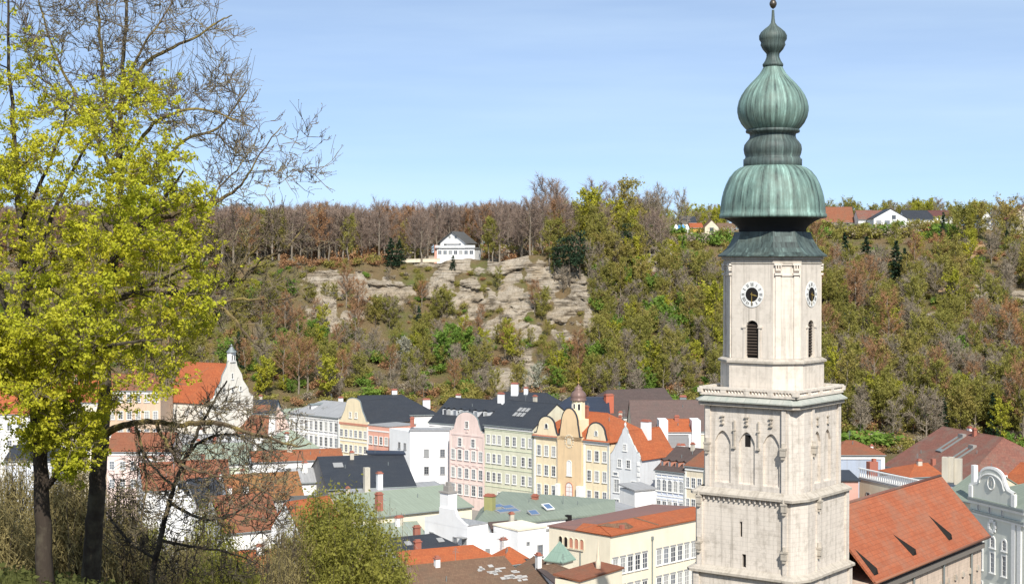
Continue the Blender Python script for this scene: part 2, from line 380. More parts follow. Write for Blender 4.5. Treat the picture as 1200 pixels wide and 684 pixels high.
# ------------------------------------------------------------------ the church tower
DA = math.radians(36.7)
bdir = Vector((math.sin(DA), math.cos(DA), 0)); udir = Vector((math.cos(DA), -math.sin(DA), 0))   # away from the front face; along it to the right
TC = Vector((305 / F * 125.0, 125.0, 0)); TANG = -DA
def tz(py, Y=125.0): return Q(905, py, Y).z
def tl(u, t, z): return TC + udir * u + bdir * t + Vector((0, 0, z))      # t < 0 is the front
def ring_poly(pts, z): return [tl(u, t, z) for u, t in pts]
def chamfered(a, c):
    b_ = a - c
    return [(-b_, -a), (b_, -a), (a, -b_), (a, b_), (b_, a), (-b_, a), (-a, b_), (-a, -b_)]
tower = thing('church_tower', 'tall pale stone church tower with green copper onion dome and clock', 'church tower', (TC.x, TC.y, 0))
def tprism(mb, poly, z0, z1, mi=0): return mb.prism(ring_poly(poly, z0)[::-1], (0, 0, z1 - z0), mi)
def taper(mb, p0, z0, p1, z1, mi=0, smooth=False):
    a = ring_poly(p0, z0); c = ring_poly(p1, z1); n = len(a)
    for i in range(n): mb.face([a[i], a[(i + 1) % n], c[(i + 1) % n], c[i]], mi, smooth)
    return mb
def screen(mb, org, ud, nd, x0, x1, z0, z1, arches, thick, mi=0, nx=10):
    """a wall skin with arched holes: arches = (centre, width, sill, springing, rise); org on the outer face, nd points outwards"""
    cuts = {x0, x1}
    for c, w, zs, zp, r in arches:
        for k in range(nx + 1): cuts.add(round(c - w / 2 + w * k / nx, 5))
    cuts = sorted(cuts)
    def top(x, A):
        c, w, zs, zp, r = A; q = min(1, abs(x - c) / (w / 2))
        if r < 0: return zp - r * (1 - q ** 1.9)               # pointed
        return zp + r * math.sqrt(max(0, 1 - q * q))
    W = lambda x, z, d=0: org + ud * x - nd * d + Vector((0, 0, z))
    for xa, xb in zip(cuts[:-1], cuts[1:]):
        if xb - xa < 1e-6: continue
        xm = (xa + xb) / 2; A = [q for q in arches if abs(xm - q[0]) < q[1] / 2]
        if not A: mb.face([W(xa, z0), W(xb, z0), W(xb, z1), W(xa, z1)], mi); continue
        A = A[0]; ta, tb = top(xa, A), top(xb, A)
        mb.face([W(xa, ta), W(xb, tb), W(xb, z1), W(xa, z1)], mi)
        mb.face([W(xa, ta), W(xa, ta, thick), W(xb, tb, thick), W(xb, tb)], mi)
        if A[2] > z0 + 1e-4:
            mb.face([W(xa, z0), W(xb, z0), W(xb, A[2]), W(xa, A[2])], mi)
            mb.face([W(xa, A[2]), W(xb, A[2]), W(xb, A[2], thick), W(xa, A[2], thick)], mi)
    for c, w, zs, zp, r in arches:
        for x, sgn in ((c - w / 2, 1), (c + w / 2, -1)):
            q = [W(x, zs), W(x, zs, thick), W(x, zp, thick), W(x, zp)]
            mb.face(q if sgn < 0 else q[::-1], mi)
    for x in (x0, x1): mb.face([W(x, z0), W(x, z1), W(x, z1, thick), W(x, z0, thick)], mi)
    mb.face([W(x0, z1), W(x1, z1), W(x1, z1, thick), W(x0, z1, thick)], mi)
    return mb

zA, zB, zC_, zD = tz(672, 121), tz(580, 121), tz(473, 121), tz(455, 121.5)     # string courses, ledge, top of balustrade
# lowest stage and the two gothic stages
def stage(name, a, z0, z1, arches_f, arches_r, pier=0.28):
    """core + proud corner piers + panel skins"""
    mb = MB(); tprism(mb, chamfered(a - 0.34, 0.5), z0, z1)
    st = mb.build(name, M_tower, tower)
    # skins on the front and the right face
    for (o, ud, nd, x0, x1, ar) in ((tl(0, -a + 0.14, 0), udir, -bdir, -a * 0.80, a * 0.73, arches_f), (tl(a - 0.14, 0, 0), bdir, udir, -a * 0.30, a * 0.84, arches_r)):
        k = MB(); screen(k, o, ud, nd, x0, x1, z0 + 0.15, z1, ar, 0.2); k.build('wall_panel', M_tower, st)
    # piers
    p = MB()
    ur = a * 0.73
    tprism(p, [(ur, -a - 0.02), (a * 0.86, -a - 0.02), (a + 0.02, -a * 0.66), (a + 0.02, -a * 0.30), (a - 0.5, -a * 0.30), (ur, -a + 0.5)], z0, z1)
    p.build('buttress', M_tower, tower)
    p = MB()
    tprism(p, [(ur - 0.02, -a - 0.14), (ur + 0.34, -a - 0.14), (ur + 0.34, -a + 0.2), (ur - 0.02, -a + 0.2)], z0, z1 - 0.4)
    p.build('pilaster', M_tower, tower)
    p = MB()
    tprism(p, [(a - 0.2, -a * 0.36), (a + 0.12, -a * 0.36), (a + 0.12, -a * 0.27), (a - 0.2, -a * 0.27)], z0, z1 - 0.4)
    p.build('pilaster', M_tower, tower)
    p = MB()
    tprism(p, [(-a, -a * 0.86), (-a * 0.90, -a - 0.02), (-a * 0.80, -a - 0.02), (-a * 0.80, -a + 0.4), (-a + 0.3, -a * 0.6), (-a, -a * 0.6)], z0, z1)
    p.build('buttress', M_tower, tower)
    p = MB()
    tprism(p, [(a + 0.02, a * 0.84), (a + 0.02, a * 0.95), (a * 0.9, a), (a * 0.7, a), (a * 0.7, a * 0.84)], z0, z1)
    p.build('buttress', M_tower, tower)
    return st
a1, a2, a3 = 4.95, 4.74, 4.22
stage('lowest_stage', a1, 0, zA - 0.1, [], [])
slit = [(-0.05, 0.34, zA + 0.45, zA + 1.5, 0.0), (-0.3, 0.3, tz(630, 121), tz(612, 121), 0.0)]
st2 = stage('lower_gothic_stage', a2, zA, zB - 0.1, slit, [])
zs, zp, zt = zB + 0.75, tz(520, 121), tz(505, 121)
w_ar = 1.42
ar_f = [(-2.28, w_ar, zs, zp, -0.85), (-0.12, w_ar, zs, zp, -0.85), (2.03, w_ar, zs, zp, -0.85)]
ar_r = [(-0.15, 1.35, zs, zp, -0.85), (1.75, 1.35, zs, zp, -0.85)]
st3 = stage('upper_gothic_stage', a3, zB, zC_, ar_f, ar_r)
# openings in the skins
def dark_slot(parent, a, x, z0, z1, w=0.34):
    k = MB(); o = tl(x, -a + 0.335, 0)
    k.face([o + udir * (-w / 2) + Vector((0, 0, z0)), o + udir * (w / 2) + Vector((0, 0, z0)), o + udir * (w / 2) + Vector((0, 0, z1)), o + udir * (-w / 2) + Vector((0, 0, z1))])
    k.build('slit_window', M_hole, parent)
dark_slot(st2, a2 - 0.003, -0.05, zA + 0.45, zA + 1.5); dark_slot(st2, a2 - 0.003, -0.3, tz(630, 121), tz(612, 121), 0.3)
dark_slot(st3, a3 - 0.003, -0.12, tz(525, 121), tz(511, 121), 0.5)
# gothic cusps and little capitals above the arches
for x in (-2.28, -0.12, 2.03):
    k = MB()
    for dz, w in ((0.75, 0.3), (1.08, 0.22), (1.36, 0.36)):
        k.box(tl(x, -a3 + 0.07, zp + 0.62 + dz), (w, 0.2, 0.09), TANG)
    k.box(tl(x, -a3 + 0.1, zp + 1.3), (0.06, 0.16, 0.8), TANG); k.build('finial', M_trim, st3)
for x in (-1.2, 0.95):
    k = MB(); k.box(tl(x, -a3 + 0.07, zp - 0.55), (0.09, 0.17, 2.3), TANG); k.box(tl(x, -a3 + 0.05, zp - 0.5), (0.26, 0.22, 0.16), TANG); k.box(tl(x, -a3 + 0.05, zp + 0.9), (0.22, 0.22, 0.12), TANG)
    k.build('pinnacle', M_trim, st3)
for t in (-0.15, 1.75):
    k = MB()
    for dz in (0.7, 1.25): k.box(tl(a3 - 0.07, t, zp + 0.62 + dz), (0.2, 0.3, 0.1), TANG)
    k.box(tl(a3 - 0.1, t, zp + 1.3), (0.16, 0.07, 0.7), TANG); k.build('finial', M_trim, st3)
# canopied niches (small corbels and hoods) on the piers
for z, a in ((zp - 0.8, a3), (zB - 1.0, a2), (zA + 1.5, a2)):
    for (u, t) in ((a * 0.73 + 0.15, -a - 0.2), (a + 0.2, -a * 0.32), (-a * 0.85, -a - 0.08)):
        k = MB(); k.box(tl(u, t, z), (0.42, 0.36, 0.5), TANG); k.box(tl(u, t, z + 0.5), (0.5, 0.44, 0.16), TANG)
        c = tl(u, t, z + 0.66); k.prism([c + Vector((0.2 * math.cos(q), 0.2 * math.sin(q), 0)) for q in (5.5, 3.93, 2.36, 0.79)], (0, 0, 0.35)); k.box(tl(u, t, z - 0.25), (0.26, 0.24, 0.25), TANG)
        k.build('corbel', M_trim, tower)
# arched frieze under the middle string course
k = MB()
for i in range(16):
    x = -a2 * 0.76 + i * (a2 * 1.45 / 15); k.box(tl(x, -a2 + 0.06, zB - 0.62), (0.10, 0.2, 0.34), TANG)
    k.box(tl(x + 0.23, -a2 + 0.06, zB - 0.32), (0.2, 0.2, 0.1), TANG)
k.build('frieze', M_tower, st2)
# string courses
for z, a, h in ((zA, a1, 0.35), (zB, a2, 0.35)):
    k = MB(); n = a + 0.2
    pr = lambda q: [(-q * 0.92, -q), (a * 0.72, -q), (a * 0.73, -q - 0.15), (q * 0.88, -q - 0.15), (q + 0.08, -q * 0.68), (q + 0.08, -q * 0.27), (q, -q * 0.26), (q, q * 0.94), (q * 0.94, q), (-q * 0.94, q), (-q, q * 0.94), (-q, -q * 0.92)]
    tprism(k, pr(n), z - h * 0.7, z - h * 0.15); taper(k, pr(n), z - h * 0.15, pr(a - 0.38), z + h); k.build('string_course', M_trim, tower)
# copper ledge, balustrade
aL = a3 + 0.5
k = MB(); q = chamfered(aL, 0.55); k2 = chamfered(aL - 0.55, 0.45)
tprism(k, chamfered(aL, 0.55), zC_ + 0.02, zC_ + 0.12); taper(k, q, zC_ + 0.12, k2, zC_ + 0.52); tprism(k, k2, zC_ + 0.3, zC_ + 0.515)
k.build('copper_ledge', M_cu_ledge, tower)
k = MB(); tprism(k, chamfered(a3 + 0.28, 0.4), zC_ - 0.3, zC_ + 0.018); k.build('cornice', M_trim, tower)
aB = a3 - 0.02
bal = MB()
zb0, zb1 = zC_ + 0.52, zD
def bal_side(p, q, nseg):
    d = (q - p); L = d.length; d.normalize(); ang = math.atan2(d.y, d.x); mid = (p + q) / 2
    bal.box((mid.x, mid.y, zb0), (L, 0.34, 0.2), ang); bal.box((mid.x, mid.y, zb1 - 0.2), (L + 0.02, 0.4, 0.2), ang)
    for i in range(nseg + 1):
        c = p + d * (L * i / nseg); bal.box((c.x, c.y, zb0 + 0.19), (0.5, 0.36, zb1 - zb0 - 0.3), ang)
    per = 5; step = L / nseg
    for i in range(nseg):
        for j in range(per):
            c = p + d * (step * i + 0.34 + (step - 0.68) * (j + 0.5) / per)
            bal.lathe((c.x, c.y), [(0.1, zb0 + 0.18), (0.13, zb0 + 0.35), (0.07, zb1 - 0.45), (0.1, zb1 - 0.19)], 8)
cs = [tl(-aB, -aB, 0), tl(aB, -aB, 0), tl(aB, aB, 0), tl(-aB, aB, 0)]
for i in range(4): bal_side(cs[i], cs[(i + 1) % 4], 4)
bal.build('balustrade', M_belfry, tower)
# plinth and belfry
zE, zF = tz(419), tz(300)
k = MB(); tprism(k, chamfered(3.68, 1.75), zC_ + 0.3, zE - 0.25); pl = k.build('belfry_plinth', M_belfry, tower)
k = MB(); tprism(k, chamfered(3.86, 1.8), zE - 0.25, zE - 0.08); taper(k, chamfered(3.86, 1.8), zE - 0.08, chamfered(3.5, 1.65), zE + 0.12); k.build('moulding', M_trim, pl)
aF, cF = 3.44, 1.62
k = MB(); tprism(k, chamfered(aF - 0.38, cF), zE, zF); bel = k.build('belfry', M_belfry, tower)
zw0, zw1, hw = zE + 0.14, tz(382), 1.12
bF = aF - cF
for (o, ud, nd) in ((tl(0, -aF, 0), udir, -bdir), (tl(aF, 0, 0), bdir, udir), (tl(0, aF, 0), -udir, bdir), (tl(-aF, 0, 0), -bdir, -udir)):
    k = MB(); screen(k, o, ud, nd, -bF + 0.02, bF - 0.02, zE + 0.12, zF, [(0, hw, zw0, zw1, 0.56)], 0.34); k.build('belfry_wall', M_belfry, bel)
    # louvred opening
    lo = MB(); base = o - nd * 0.33
    lo.face([base + ud * (-hw / 2) + Vector((0, 0, zw0)), base + ud * (hw / 2) + Vector((0, 0, zw0)), base + ud * (hw / 2) + Vector((0, 0, zw1 + 0.6)), base + ud * (-hw / 2) + Vector((0, 0, zw1 + 0.6))])
    win = lo.build('belfry_window', M_hole, bel)
    lo = MB(); nsl = 11
    for i in range(nsl):
        z = zw0 + 0.25 + i * (zw1 - zw0 + 0.1) / nsl; a_ = o - nd * 0.30; c_ = o - nd * 0.12
        lo.prism([a_ + ud * (-hw / 2 + 0.05) + Vector((0, 0, z + 0.14)), a_ + ud * (hw / 2 - 0.05) + Vector((0, 0, z + 0.14)), c_ + ud * (hw / 2 - 0.05) + Vector((0, 0, z)), c_ + ud * (-hw / 2 + 0.05) + Vector((0, 0, z))], (0, 0, 0.04))
    lo.build('louver', M_louver, win)
    fr = MB()
    for sx in (-1, 1): fr.prism([o + nd * 0.001 + ud * (sx * (hw / 2 + x)) + nd * y + Vector((0, 0, zE + 0.12)) for x, y in ((0.02, 0), (0.2, 0), (0.2, 0.07), (0.02, 0.07))], (0, 0, zw1 - zE + 0.0))
    for sx in (-1, 1): fr.prism([o + ud * (sx * (hw / 2 + x)) + nd * y + Vector((0, 0, zw1 - 0.05)) for x, y in ((-0.02, 0), (0.34, 0), (0.34, 0.12), (-0.02, 0.12))], (0, 0, 0.14))
    fr.build('frame', M_belfry, win)
# corner walls with pilasters and capitals
oc = chamfered(aF, cF)
for i in (1, 3, 5, 7):
    p, q = oc[i], oc[(i + 1) % 8]; A, B = tl(*p, 0), tl(*q, 0); d = (B - A); L = d.length; d.normalize(); nd = Vector((d.y, -d.x, 0)); mid = (A + B) / 2
    k = MB(); k.prism([A - nd * 0.35, B - nd * 0.35, B, A], (0, 0, zF - zE - 0.12)); 
    for v in range(len(k.v)): k.v[v] = (k.v[v][0], k.v[v][1], k.v[v][2] + zE + 0.12)
    k.build('corner_wall', M_belfry, bel)
    ang = math.atan2(d.y, d.x)
    for f in (0.17, 0.83):
        c = A + d * (L * f); k = MB(); k.box((c.x + nd.x * .03, c.y + nd.y * .03, zE + 0.12), (0.42, 0.16, tz(320) - zE - 0.12), ang); k.build('pilaster', M_belfry, bel)
        k = MB()
        for z, w in ((tz(322), 0.62), (tz(317), 0.5), (tz(311), 0.7)): k.box((c.x + nd.x * .06, c.y + nd.y * .06, z), (w, 0.34, 0.16), ang)
        for dx in (-0.2, 0.0, 0.2): k.box((c.x + nd.x * .1 + d.x * dx, c.y + nd.y * .1 + d.y * dx, tz(317) + 0.1), (0.1, 0.3, 0.3), ang)
        k.build('capital', M_belfry, bel)
    k = MB(); k.box((mid.x + nd.x * .03, mid.y + nd.y * .03, tz(311)), (L * 0.9, 0.14, 0.12), ang); k.box((mid.x + nd.x * .03, mid.y + nd.y * .03, tz(323)), (L * 0.9, 0.12, 0.1), ang); k.build('moulding', M_belfry, bel)
k = MB(); tprism(k, chamfered(aF + 0.06, cF), zF - 0.62, zF - 0.42); tprism(k, chamfered(aF + 0.16, cF + 0.03), zF - 0.3, zF - 0.02); k.build('cornice', M_trim, bel)
# clocks
ROM = ['XII', 'I', 'II', 'III', 'IIII', 'V', 'VI', 'VII', 'VIII', 'IX', 'X', 'XI']
def clock(o, ud, nd, zc):
    Z = Vector((0, 0, 1)); W = lambda x, y, d: o + ud * x + Z * (zc + y) + nd * d
    n = 48; R = 1.02; c = MB()
    c.prism([W(R * math.sin(-2 * math.pi * i / n), R * math.cos(-2 * math.pi * i / n), 0.004) for i in range(n)][::-1], nd * 0.05); ck = c.build('clock', M_white, tower)
    d = MB(); d.prism([W(0.56 * math.sin(2 * math.pi * i / n), 0.56 * math.cos(2 * math.pi * i / n), 0.05) for i in range(n)], nd * 0.012); d.build('dial', M_hole, ck)
    m = MB()
    def stroke(h, x0, y0, x1, y1, w=0.035):
        """stroke in the numeral's own frame: y outwards from the centre"""
        a = 2 * math.pi * h / 12; f = lambda x, y: (x * math.cos(a) + y * math.sin(a), -x * math.sin(a) + y * math.cos(a))
        dx, dy = x1 - x0, y1 - y0; l = math.hypot(dx, dy); px_, py_ = -dy / l * w / 2, dx / l * w / 2
        m.prism([W(*f(x, y), 0.056) for x, y in ((x0 + px_, y0 + py_), (x1 + px_, y1 + py_), (x1 - px_, y1 - py_), (x0 - px_, y0 - py_))], nd * 0.008)
    for h, rn in enumerate(ROM):
        m = MB(); wd = sum({'I': 0.075, 'V': 0.14, 'X': 0.14}[ch] for ch in rn); x = -wd / 2
        for ch in rn:
            if ch == 'I': stroke(h, x + .037, .66, x + .037, .92); x += .075
            elif ch == 'V': stroke(h, x + .02, .92, x + .07, .66); stroke(h, x + .12, .92, x + .07, .66, .02); x += .14
            else: stroke(h, x + .02, .92, x + .12, .66); stroke(h, x + .12, .92, x + .02, .66, .02); x += .14
        m.build('numeral', M_hole, ck)
    for ang, l0, l1, w in ((math.radians(105), -0.12, 0.52, 0.09), (math.radians(180), -0.18, 0.95, 0.06)):
        h = MB(); s_, c_ = math.sin(ang), math.cos(ang); f = lambda x, y: (x * c_ + y * s_, -x * s_ + y * c_)
        h.prism([W(*f(x, y), 0.07 + (0.02 if l1 > .6 else 0)) for x, y in ((-w / 3, l0), (-w / 2, l1 * .6), (0, l1), (w / 2, l1 * .6), (w / 3, l0))][::-1], nd * 0.015); h.build('clock_hand', M_gold, ck)
clock(tl(0, -aF, 0), udir, -bdir, tz(345, 122)); clock(tl(aF, 0, 0), bdir, udir, tz(345, 122))
# copper skirt roof, cove, domes
zS0, zS1 = tz(299), tz(272)
k = MB(); prev = chamfered(3.86, 1.75); zz = zS0
tprism(k, prev, zS0 - 0.12, zS0)
for f, a in ((0.12, 3.58), (0.3, 3.28), (0.55, 3.0), (0.8, 2.8), (1.0, 2.7)):
    q = chamfered(a, a * 0.47); z = zS0 + (zS1 - zS0) * f; taper(k, prev, zz, q, z); prev, zz = q, z
k.build('skirt_roof', M_cu_dark, tower)
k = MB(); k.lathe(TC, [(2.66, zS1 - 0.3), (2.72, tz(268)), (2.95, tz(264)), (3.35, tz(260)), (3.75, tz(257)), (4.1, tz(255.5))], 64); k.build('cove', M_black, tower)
R = lambda px: px * 0.0694
def dome(name, prof, mat, seam=4, n=96): MB().lathe(TC, [(R(r), tz(y)) for r, y in prof], n, 0, seam, 0.012).build(name, mat, tower)
dome('great_dome', [(58, 256), (61.5, 255.6), (62, 254), (61.6, 251), (60.5, 250.5), (60.5, 246), (60, 240), (58.8, 232), (56.8, 224), (54, 216), (50, 208), (44.5, 201), (38.5, 196.8), (34.5, 195.2), (33.5, 195)], M_cu)
dome('dome_collar', [(33.5, 195.3), (34, 194.5), (34, 187), (32.5, 186.2), (31.5, 184), (33, 180), (33.8, 175), (33, 170), (30.5, 166.5), (27.5, 163), (26.5, 160), (27, 157), (31, 155.6), (31.5, 153.5), (30.5, 152)], M_cu_dark, 0, 64)
dome('onion_dome', [(29.5, 152.6), (33, 149), (36.5, 144.5), (39.5, 138), (41, 131), (41, 126), (39.5, 119), (36.5, 112), (32, 105), (26, 98), (20, 92), (15.5, 87), (12.5, 82), (10.5, 78)], M_cu)
dome('lantern_knob', [(9.5, 78.6), (11.8, 78), (12, 75.5), (10.5, 73.5), (9, 71), (7.5, 67), (7.5, 63.5), (9, 61.5), (12, 58), (14.5, 53), (13.8, 50), (16, 46.5), (16.2, 42), (14, 38), (9, 33.5), (5, 30.5), (2.6, 27), (1.9, 22), (1.4, 12)], M_cu_dark, 0, 40)
dome('gilt_ball', [(0.3, 10.8), (2.6, 9.2), (4.2, 6), (4.3, 4), (2.8, 0.6), (0.5, -0.6), (0.5, -12), (0.2, -16)], plain('bronze_ball', (0.10, 0.085, 0.07), 0.4, 0.5, 0.6), 0, 20)

# ------------------------------------------------------------------ church nave
nave = thing('church_nave', 'church nave with a steep orange tiled roof beside the stone tower', 'church', (40, 142, 0))
RE = P(1102, 559, 29.2); EE = P(1157, 629, 23.9)
hz = 5.3; wN = (EE - RE).to_2d().length
pN = Vector((0.801, -0.598, 0)); dN = Vector((0.598, 0.801, 0))
RS = RE - dN * 27.0; ES = RS + pN * wN + Vector((0, 0, 23.9 - 29.2)); EE = RE + pN * wN + Vector((0, 0, 23.9 - 29.2))
nrm = (ES - RS).cross(RE - RS).normalized(); nrm = nrm if nrm.z > 0 else -nrm
k = MB(); k.prism([RS, RE, EE, ES], nrm * 0.18); 
LS = RS - pN * wN + Vector((0, 0, 23.9 - 29.2)); LE = RE - pN * wN + Vector((0, 0, 23.9 - 29.2)); n2 = (RE - RS).cross(LS - RS).normalized(); n2 = n2 if n2.z > 0 else -n2
k.prism([RS, LS, LE, RE], n2 * 0.18); nroof = k.build('roof', T_church, nave)
k = MB(); k.tube([RS + Vector((0, 0, 0.16)), RE + Vector((0, 0, 0.16))], 0.16, 6, cap=True); k.build('ridge_cap', T_red, nroof)
k = MB(); k.tube([ES + pN * 0.12 + Vector((0, 0, 0.02)), EE + pN * 0.12 + Vector((0, 0, 0.02))], 0.13, 6, cap=True); k.build('gutter', plain('rusty_gutter', (0.28, 0.12, 0.07), 0.6), nroof)
wi = wN - 0.55
k = MB()
A_, B_ = RS + pN * wi, RE + pN * wi - dN * 0.5; C_, D_ = RE - pN * wi - dN * 0.5, RS - pN * wi
k.prism([Vector((q.x, q.y, 0)) for q in (A_, B_, C_, D_)], (0, 0, 23.9 - 0.15)); 
e0 = RE - dN * 0.5
k.prism([Vector((B_.x, B_.y, 23.75)), Vector((C_.x, C_.y, 23.75)), Vector((e0.x, e0.y, 28.7))][::-1], -dN * 0.4)
nwall = k.build('wall', stone_blocks('nave_plaster', (0.66, 0.53, 0.43), 0.35), nave)
k = MB(); c = (A_ + B_) / 2 + pN * 0.1
k.box((c.x, c.y, 22.9), ((B_ - A_).length, 0.5, 0.5), math.atan2(dN.y, dN.x)); k.build('cornice', plain('grey_cornice', (0.2, 0.18, 0.16)), nwall)
for i in range(9):                                            # putlog stones and small round vents high in the wall
    for j in range(3):
        q = B_ - dN * (1.2 + i * 1.9 + (j % 2) * 0.9) + pN * 0.05; k = MB(); k.box((q.x, q.y, 20.9 - j * 1.35), (0.42, 0.3, 0.34), math.atan2(dN.y, dN.x)); k.box((q.x, q.y, 20.9 - j * 1.35 + 0.34), (0.26, 0.22, 0.16), math.atan2(dN.y, dN.x)); k.build('stone_boss', M_trim, nwall)
for i in range(3):
    q = B_ - dN * (3.0 + i * 7.0) + pN * 0.16; k = MB(); k.tube([Vector((q.x, q.y, 23.2)), Vector((q.x, q.y, 18))], 0.1, 6); k.build('downpipe', M_lead, nwall)
# the three narrow wedge dormers
for (tx, ty), (bx, by) in (((1088, 603), (1114, 632)), ((1046, 625), (1072, 650)), ((1001, 642), (1027, 673))):
    def on_roof(px, py):
        d = ray(px, py); o = Vector((0, 0, EYE)); tt = (RS + nrm * 0.18 - o).dot(nrm) / d.dot(nrm); return o + d * tt
    T_, Bm = on_roof(tx, ty), on_roof(bx, by)
    dn = (ES - RS).normalized(); f = Bm; hgt = 0.62; w = 0.42
    k = MB(); top = T_; a = f - dN * w + nrm * 0.01; b_ = f + dN * w + nrm * 0.01; ap = f + Vector((0, 0, 1)) * hgt + dn * 0.1
    k.face([a, b_, ap], 1); k.face([top, a, ap], 1); k.face([top, ap, b_], 0); k.build('dormer', [T_church, M_hole], nroof)
k = MB()
# ------------------------------------------------------------------ houses
_s = NT('window_glass'); _r = _s.n('ShaderNodeObjectInfo').outputs['Random']      # dark rooms, sky reflection put into the colour, pale curtains
M_pane = _s.bsdf(_s.ramp(_r, [(0.0, (0.05, 0.055, 0.065)), (0.35, (0.12, 0.13, 0.15)), (0.62, (0.20, 0.22, 0.25)), (0.85, (0.36, 0.36, 0.35))]), 0.1, None, 0.6)
M_frame = plain('window_frame_paint', (0.78, 0.77, 0.74), 0.7)
M_grey_frame = plain('grey_window_frame', (0.30, 0.30, 0.30), 0.7)
def PL(name, c, st=0.34): return plaster(name, c, st)
W_white = PL('white_plaster', (0.80, 0.79, 0.77), 0.16); W_cream = PL('cream_plaster', (0.80, 0.725, 0.57), 0.13); W_beige = PL('beige_plaster', (0.68, 0.60, 0.46))
W_yellow = PL('yellow_plaster', (0.80, 0.68, 0.47)); W_ochre = PL('ochre_plaster', (0.76, 0.56, 0.34)); W_pink = PL('pink_plaster', (0.80, 0.63, 0.57)); W_coral = PL('coral_plaster', (0.72, 0.38, 0.29))
W_green = PL('sage_plaster', (0.66, 0.65, 0.50)); W_grey = PL('grey_plaster', (0.64, 0.65, 0.66)); W_blue = PL('pale_blue_plaster', (0.62, 0.67, 0.80)); W_peach = PL('peach_plaster', (0.72, 0.50, 0.33))
W_stucco = PL('stucco', (0.76, 0.75, 0.76)); W_bluegrey = PL('blue_grey_plaster', (0.38, 0.43, 0.52)); W_salmon = PL('salmon_plaster', (0.58, 0.33, 0.27)); W_palegreen = PL('pale_green_plaster', (0.60, 0.64, 0.48))
W_rococo = PL('grey_green_stucco', (0.66, 0.67, 0.60), 0.15); W_dark = PL('dark_weathered_wall', (0.30, 0.28, 0.26)); W_rust = PL('rust_red_plaster', (0.55, 0.25, 0.17))
W_ornate = PL('ornate_pale_pink', (0.78, 0.62, 0.57)); W_brick = PL('brick_chimney', (0.36, 0.13, 0.09)); W_concrete = PL('rendered_chimney', (0.52, 0.48, 0.40)); W_lime = PL('limewash_white', (0.82, 0.82, 0.82), 0.1)

_wm = {}
def window(parent, c, ang, w, h, frame=M_frame, arch=0.0, mull=(2, 3), sill=True, depth=0.10, border=0.13, pane=M_pane):
    """c = middle of the sill on the wall face; ang = direction of the wall seen from outside (left to right)"""
    key = (round(w, 2), round(h, 2), frame.name, arch, mull, sill, pane.name, border)
    if key not in _wm:
        a, b = MB(), MB(); n = 10
        def outline(x, z0, zt, g=0.0):
            pts = [(-x, z0), (x, z0)]
            if arch: pts += [(x * math.cos(math.pi * i / n), zt - arch + (arch + g) * math.sin(math.pi * i / n)) for i in range(n + 1)]
            else: pts += [(x, zt + g), (-x, zt + g)]
            return pts
        a.face([(x, -0.02, z) for x, z in outline(w / 2, 0, h)])
        t = 0.05
        for i in range(1, mull[0]): x = -w / 2 + w * i / mull[0]; b.box((x, -0.035, 0), (t, 0.025, h - arch * 0.3))
        for i in range(1, mull[1]): z = h * i / mull[1]; b.box((0, -0.034, z - t / 2), (w, 0.024, t))
        o, i_ = outline(w / 2 + border, -border * 0.6, h, border), outline(w / 2, 0, h)
        m = len(o)
        for q in range(m):
            r = (q + 1) % m
            b.face([(o[q][0], -depth, o[q][1]), (o[r][0], -depth, o[r][1]), (i_[r][0], -depth, i_[r][1]), (i_[q][0], -depth, i_[q][1])])
            b.face([(i_[q][0], -depth, i_[q][1]), (i_[r][0], -depth, i_[r][1]), (i_[r][0], 0, i_[r][1]), (i_[q][0], 0, i_[q][1])])
            b.face([(o[q][0], 0, o[q][1]), (o[r][0], 0, o[r][1]), (o[r][0], -depth, o[r][1]), (o[q][0], -depth, o[q][1])])
        if sill: b.box((0, -0.09, -border * 0.6 - 0.1), (w + 2 * border + 0.2, 0.18, 0.1))
        oa = a.build('window', pane); ob = b.build('frame', frame); _wm[key] = (oa.data, ob.data)
        bpy.data.objects.remove(oa); bpy.data.objects.remove(ob)
    da, db = _wm[key]
    off = Vector((0, 0, 0)); p = parent
    while p is not None: off += Vector(p.location); p = p.parent
    o = bpy.data.objects.new('window', da); COL.objects.link(o); o.parent = parent; o.location = Vector(c) - off; o.rotation_euler = (0, 0, ang)
    f = bpy.data.objects.new('frame', db); COL.objects.link(f); f.parent = o
    return o

def slab(mb, poly, th=0.16, mi=0):
    n = (Vector(poly[1]) - Vector(poly[0])).cross(Vector(poly[2]) - Vector(poly[0])).normalized()
    if n.z < 0: n = -n
    base = [Vector(p) for p in poly]
    if ((base[1] - base[0]).cross(base[2] - base[0])).z > 0: mb.prism(base[::-1], n * th, mi)
    else: mb.prism(base, n * th, mi)
    return mb

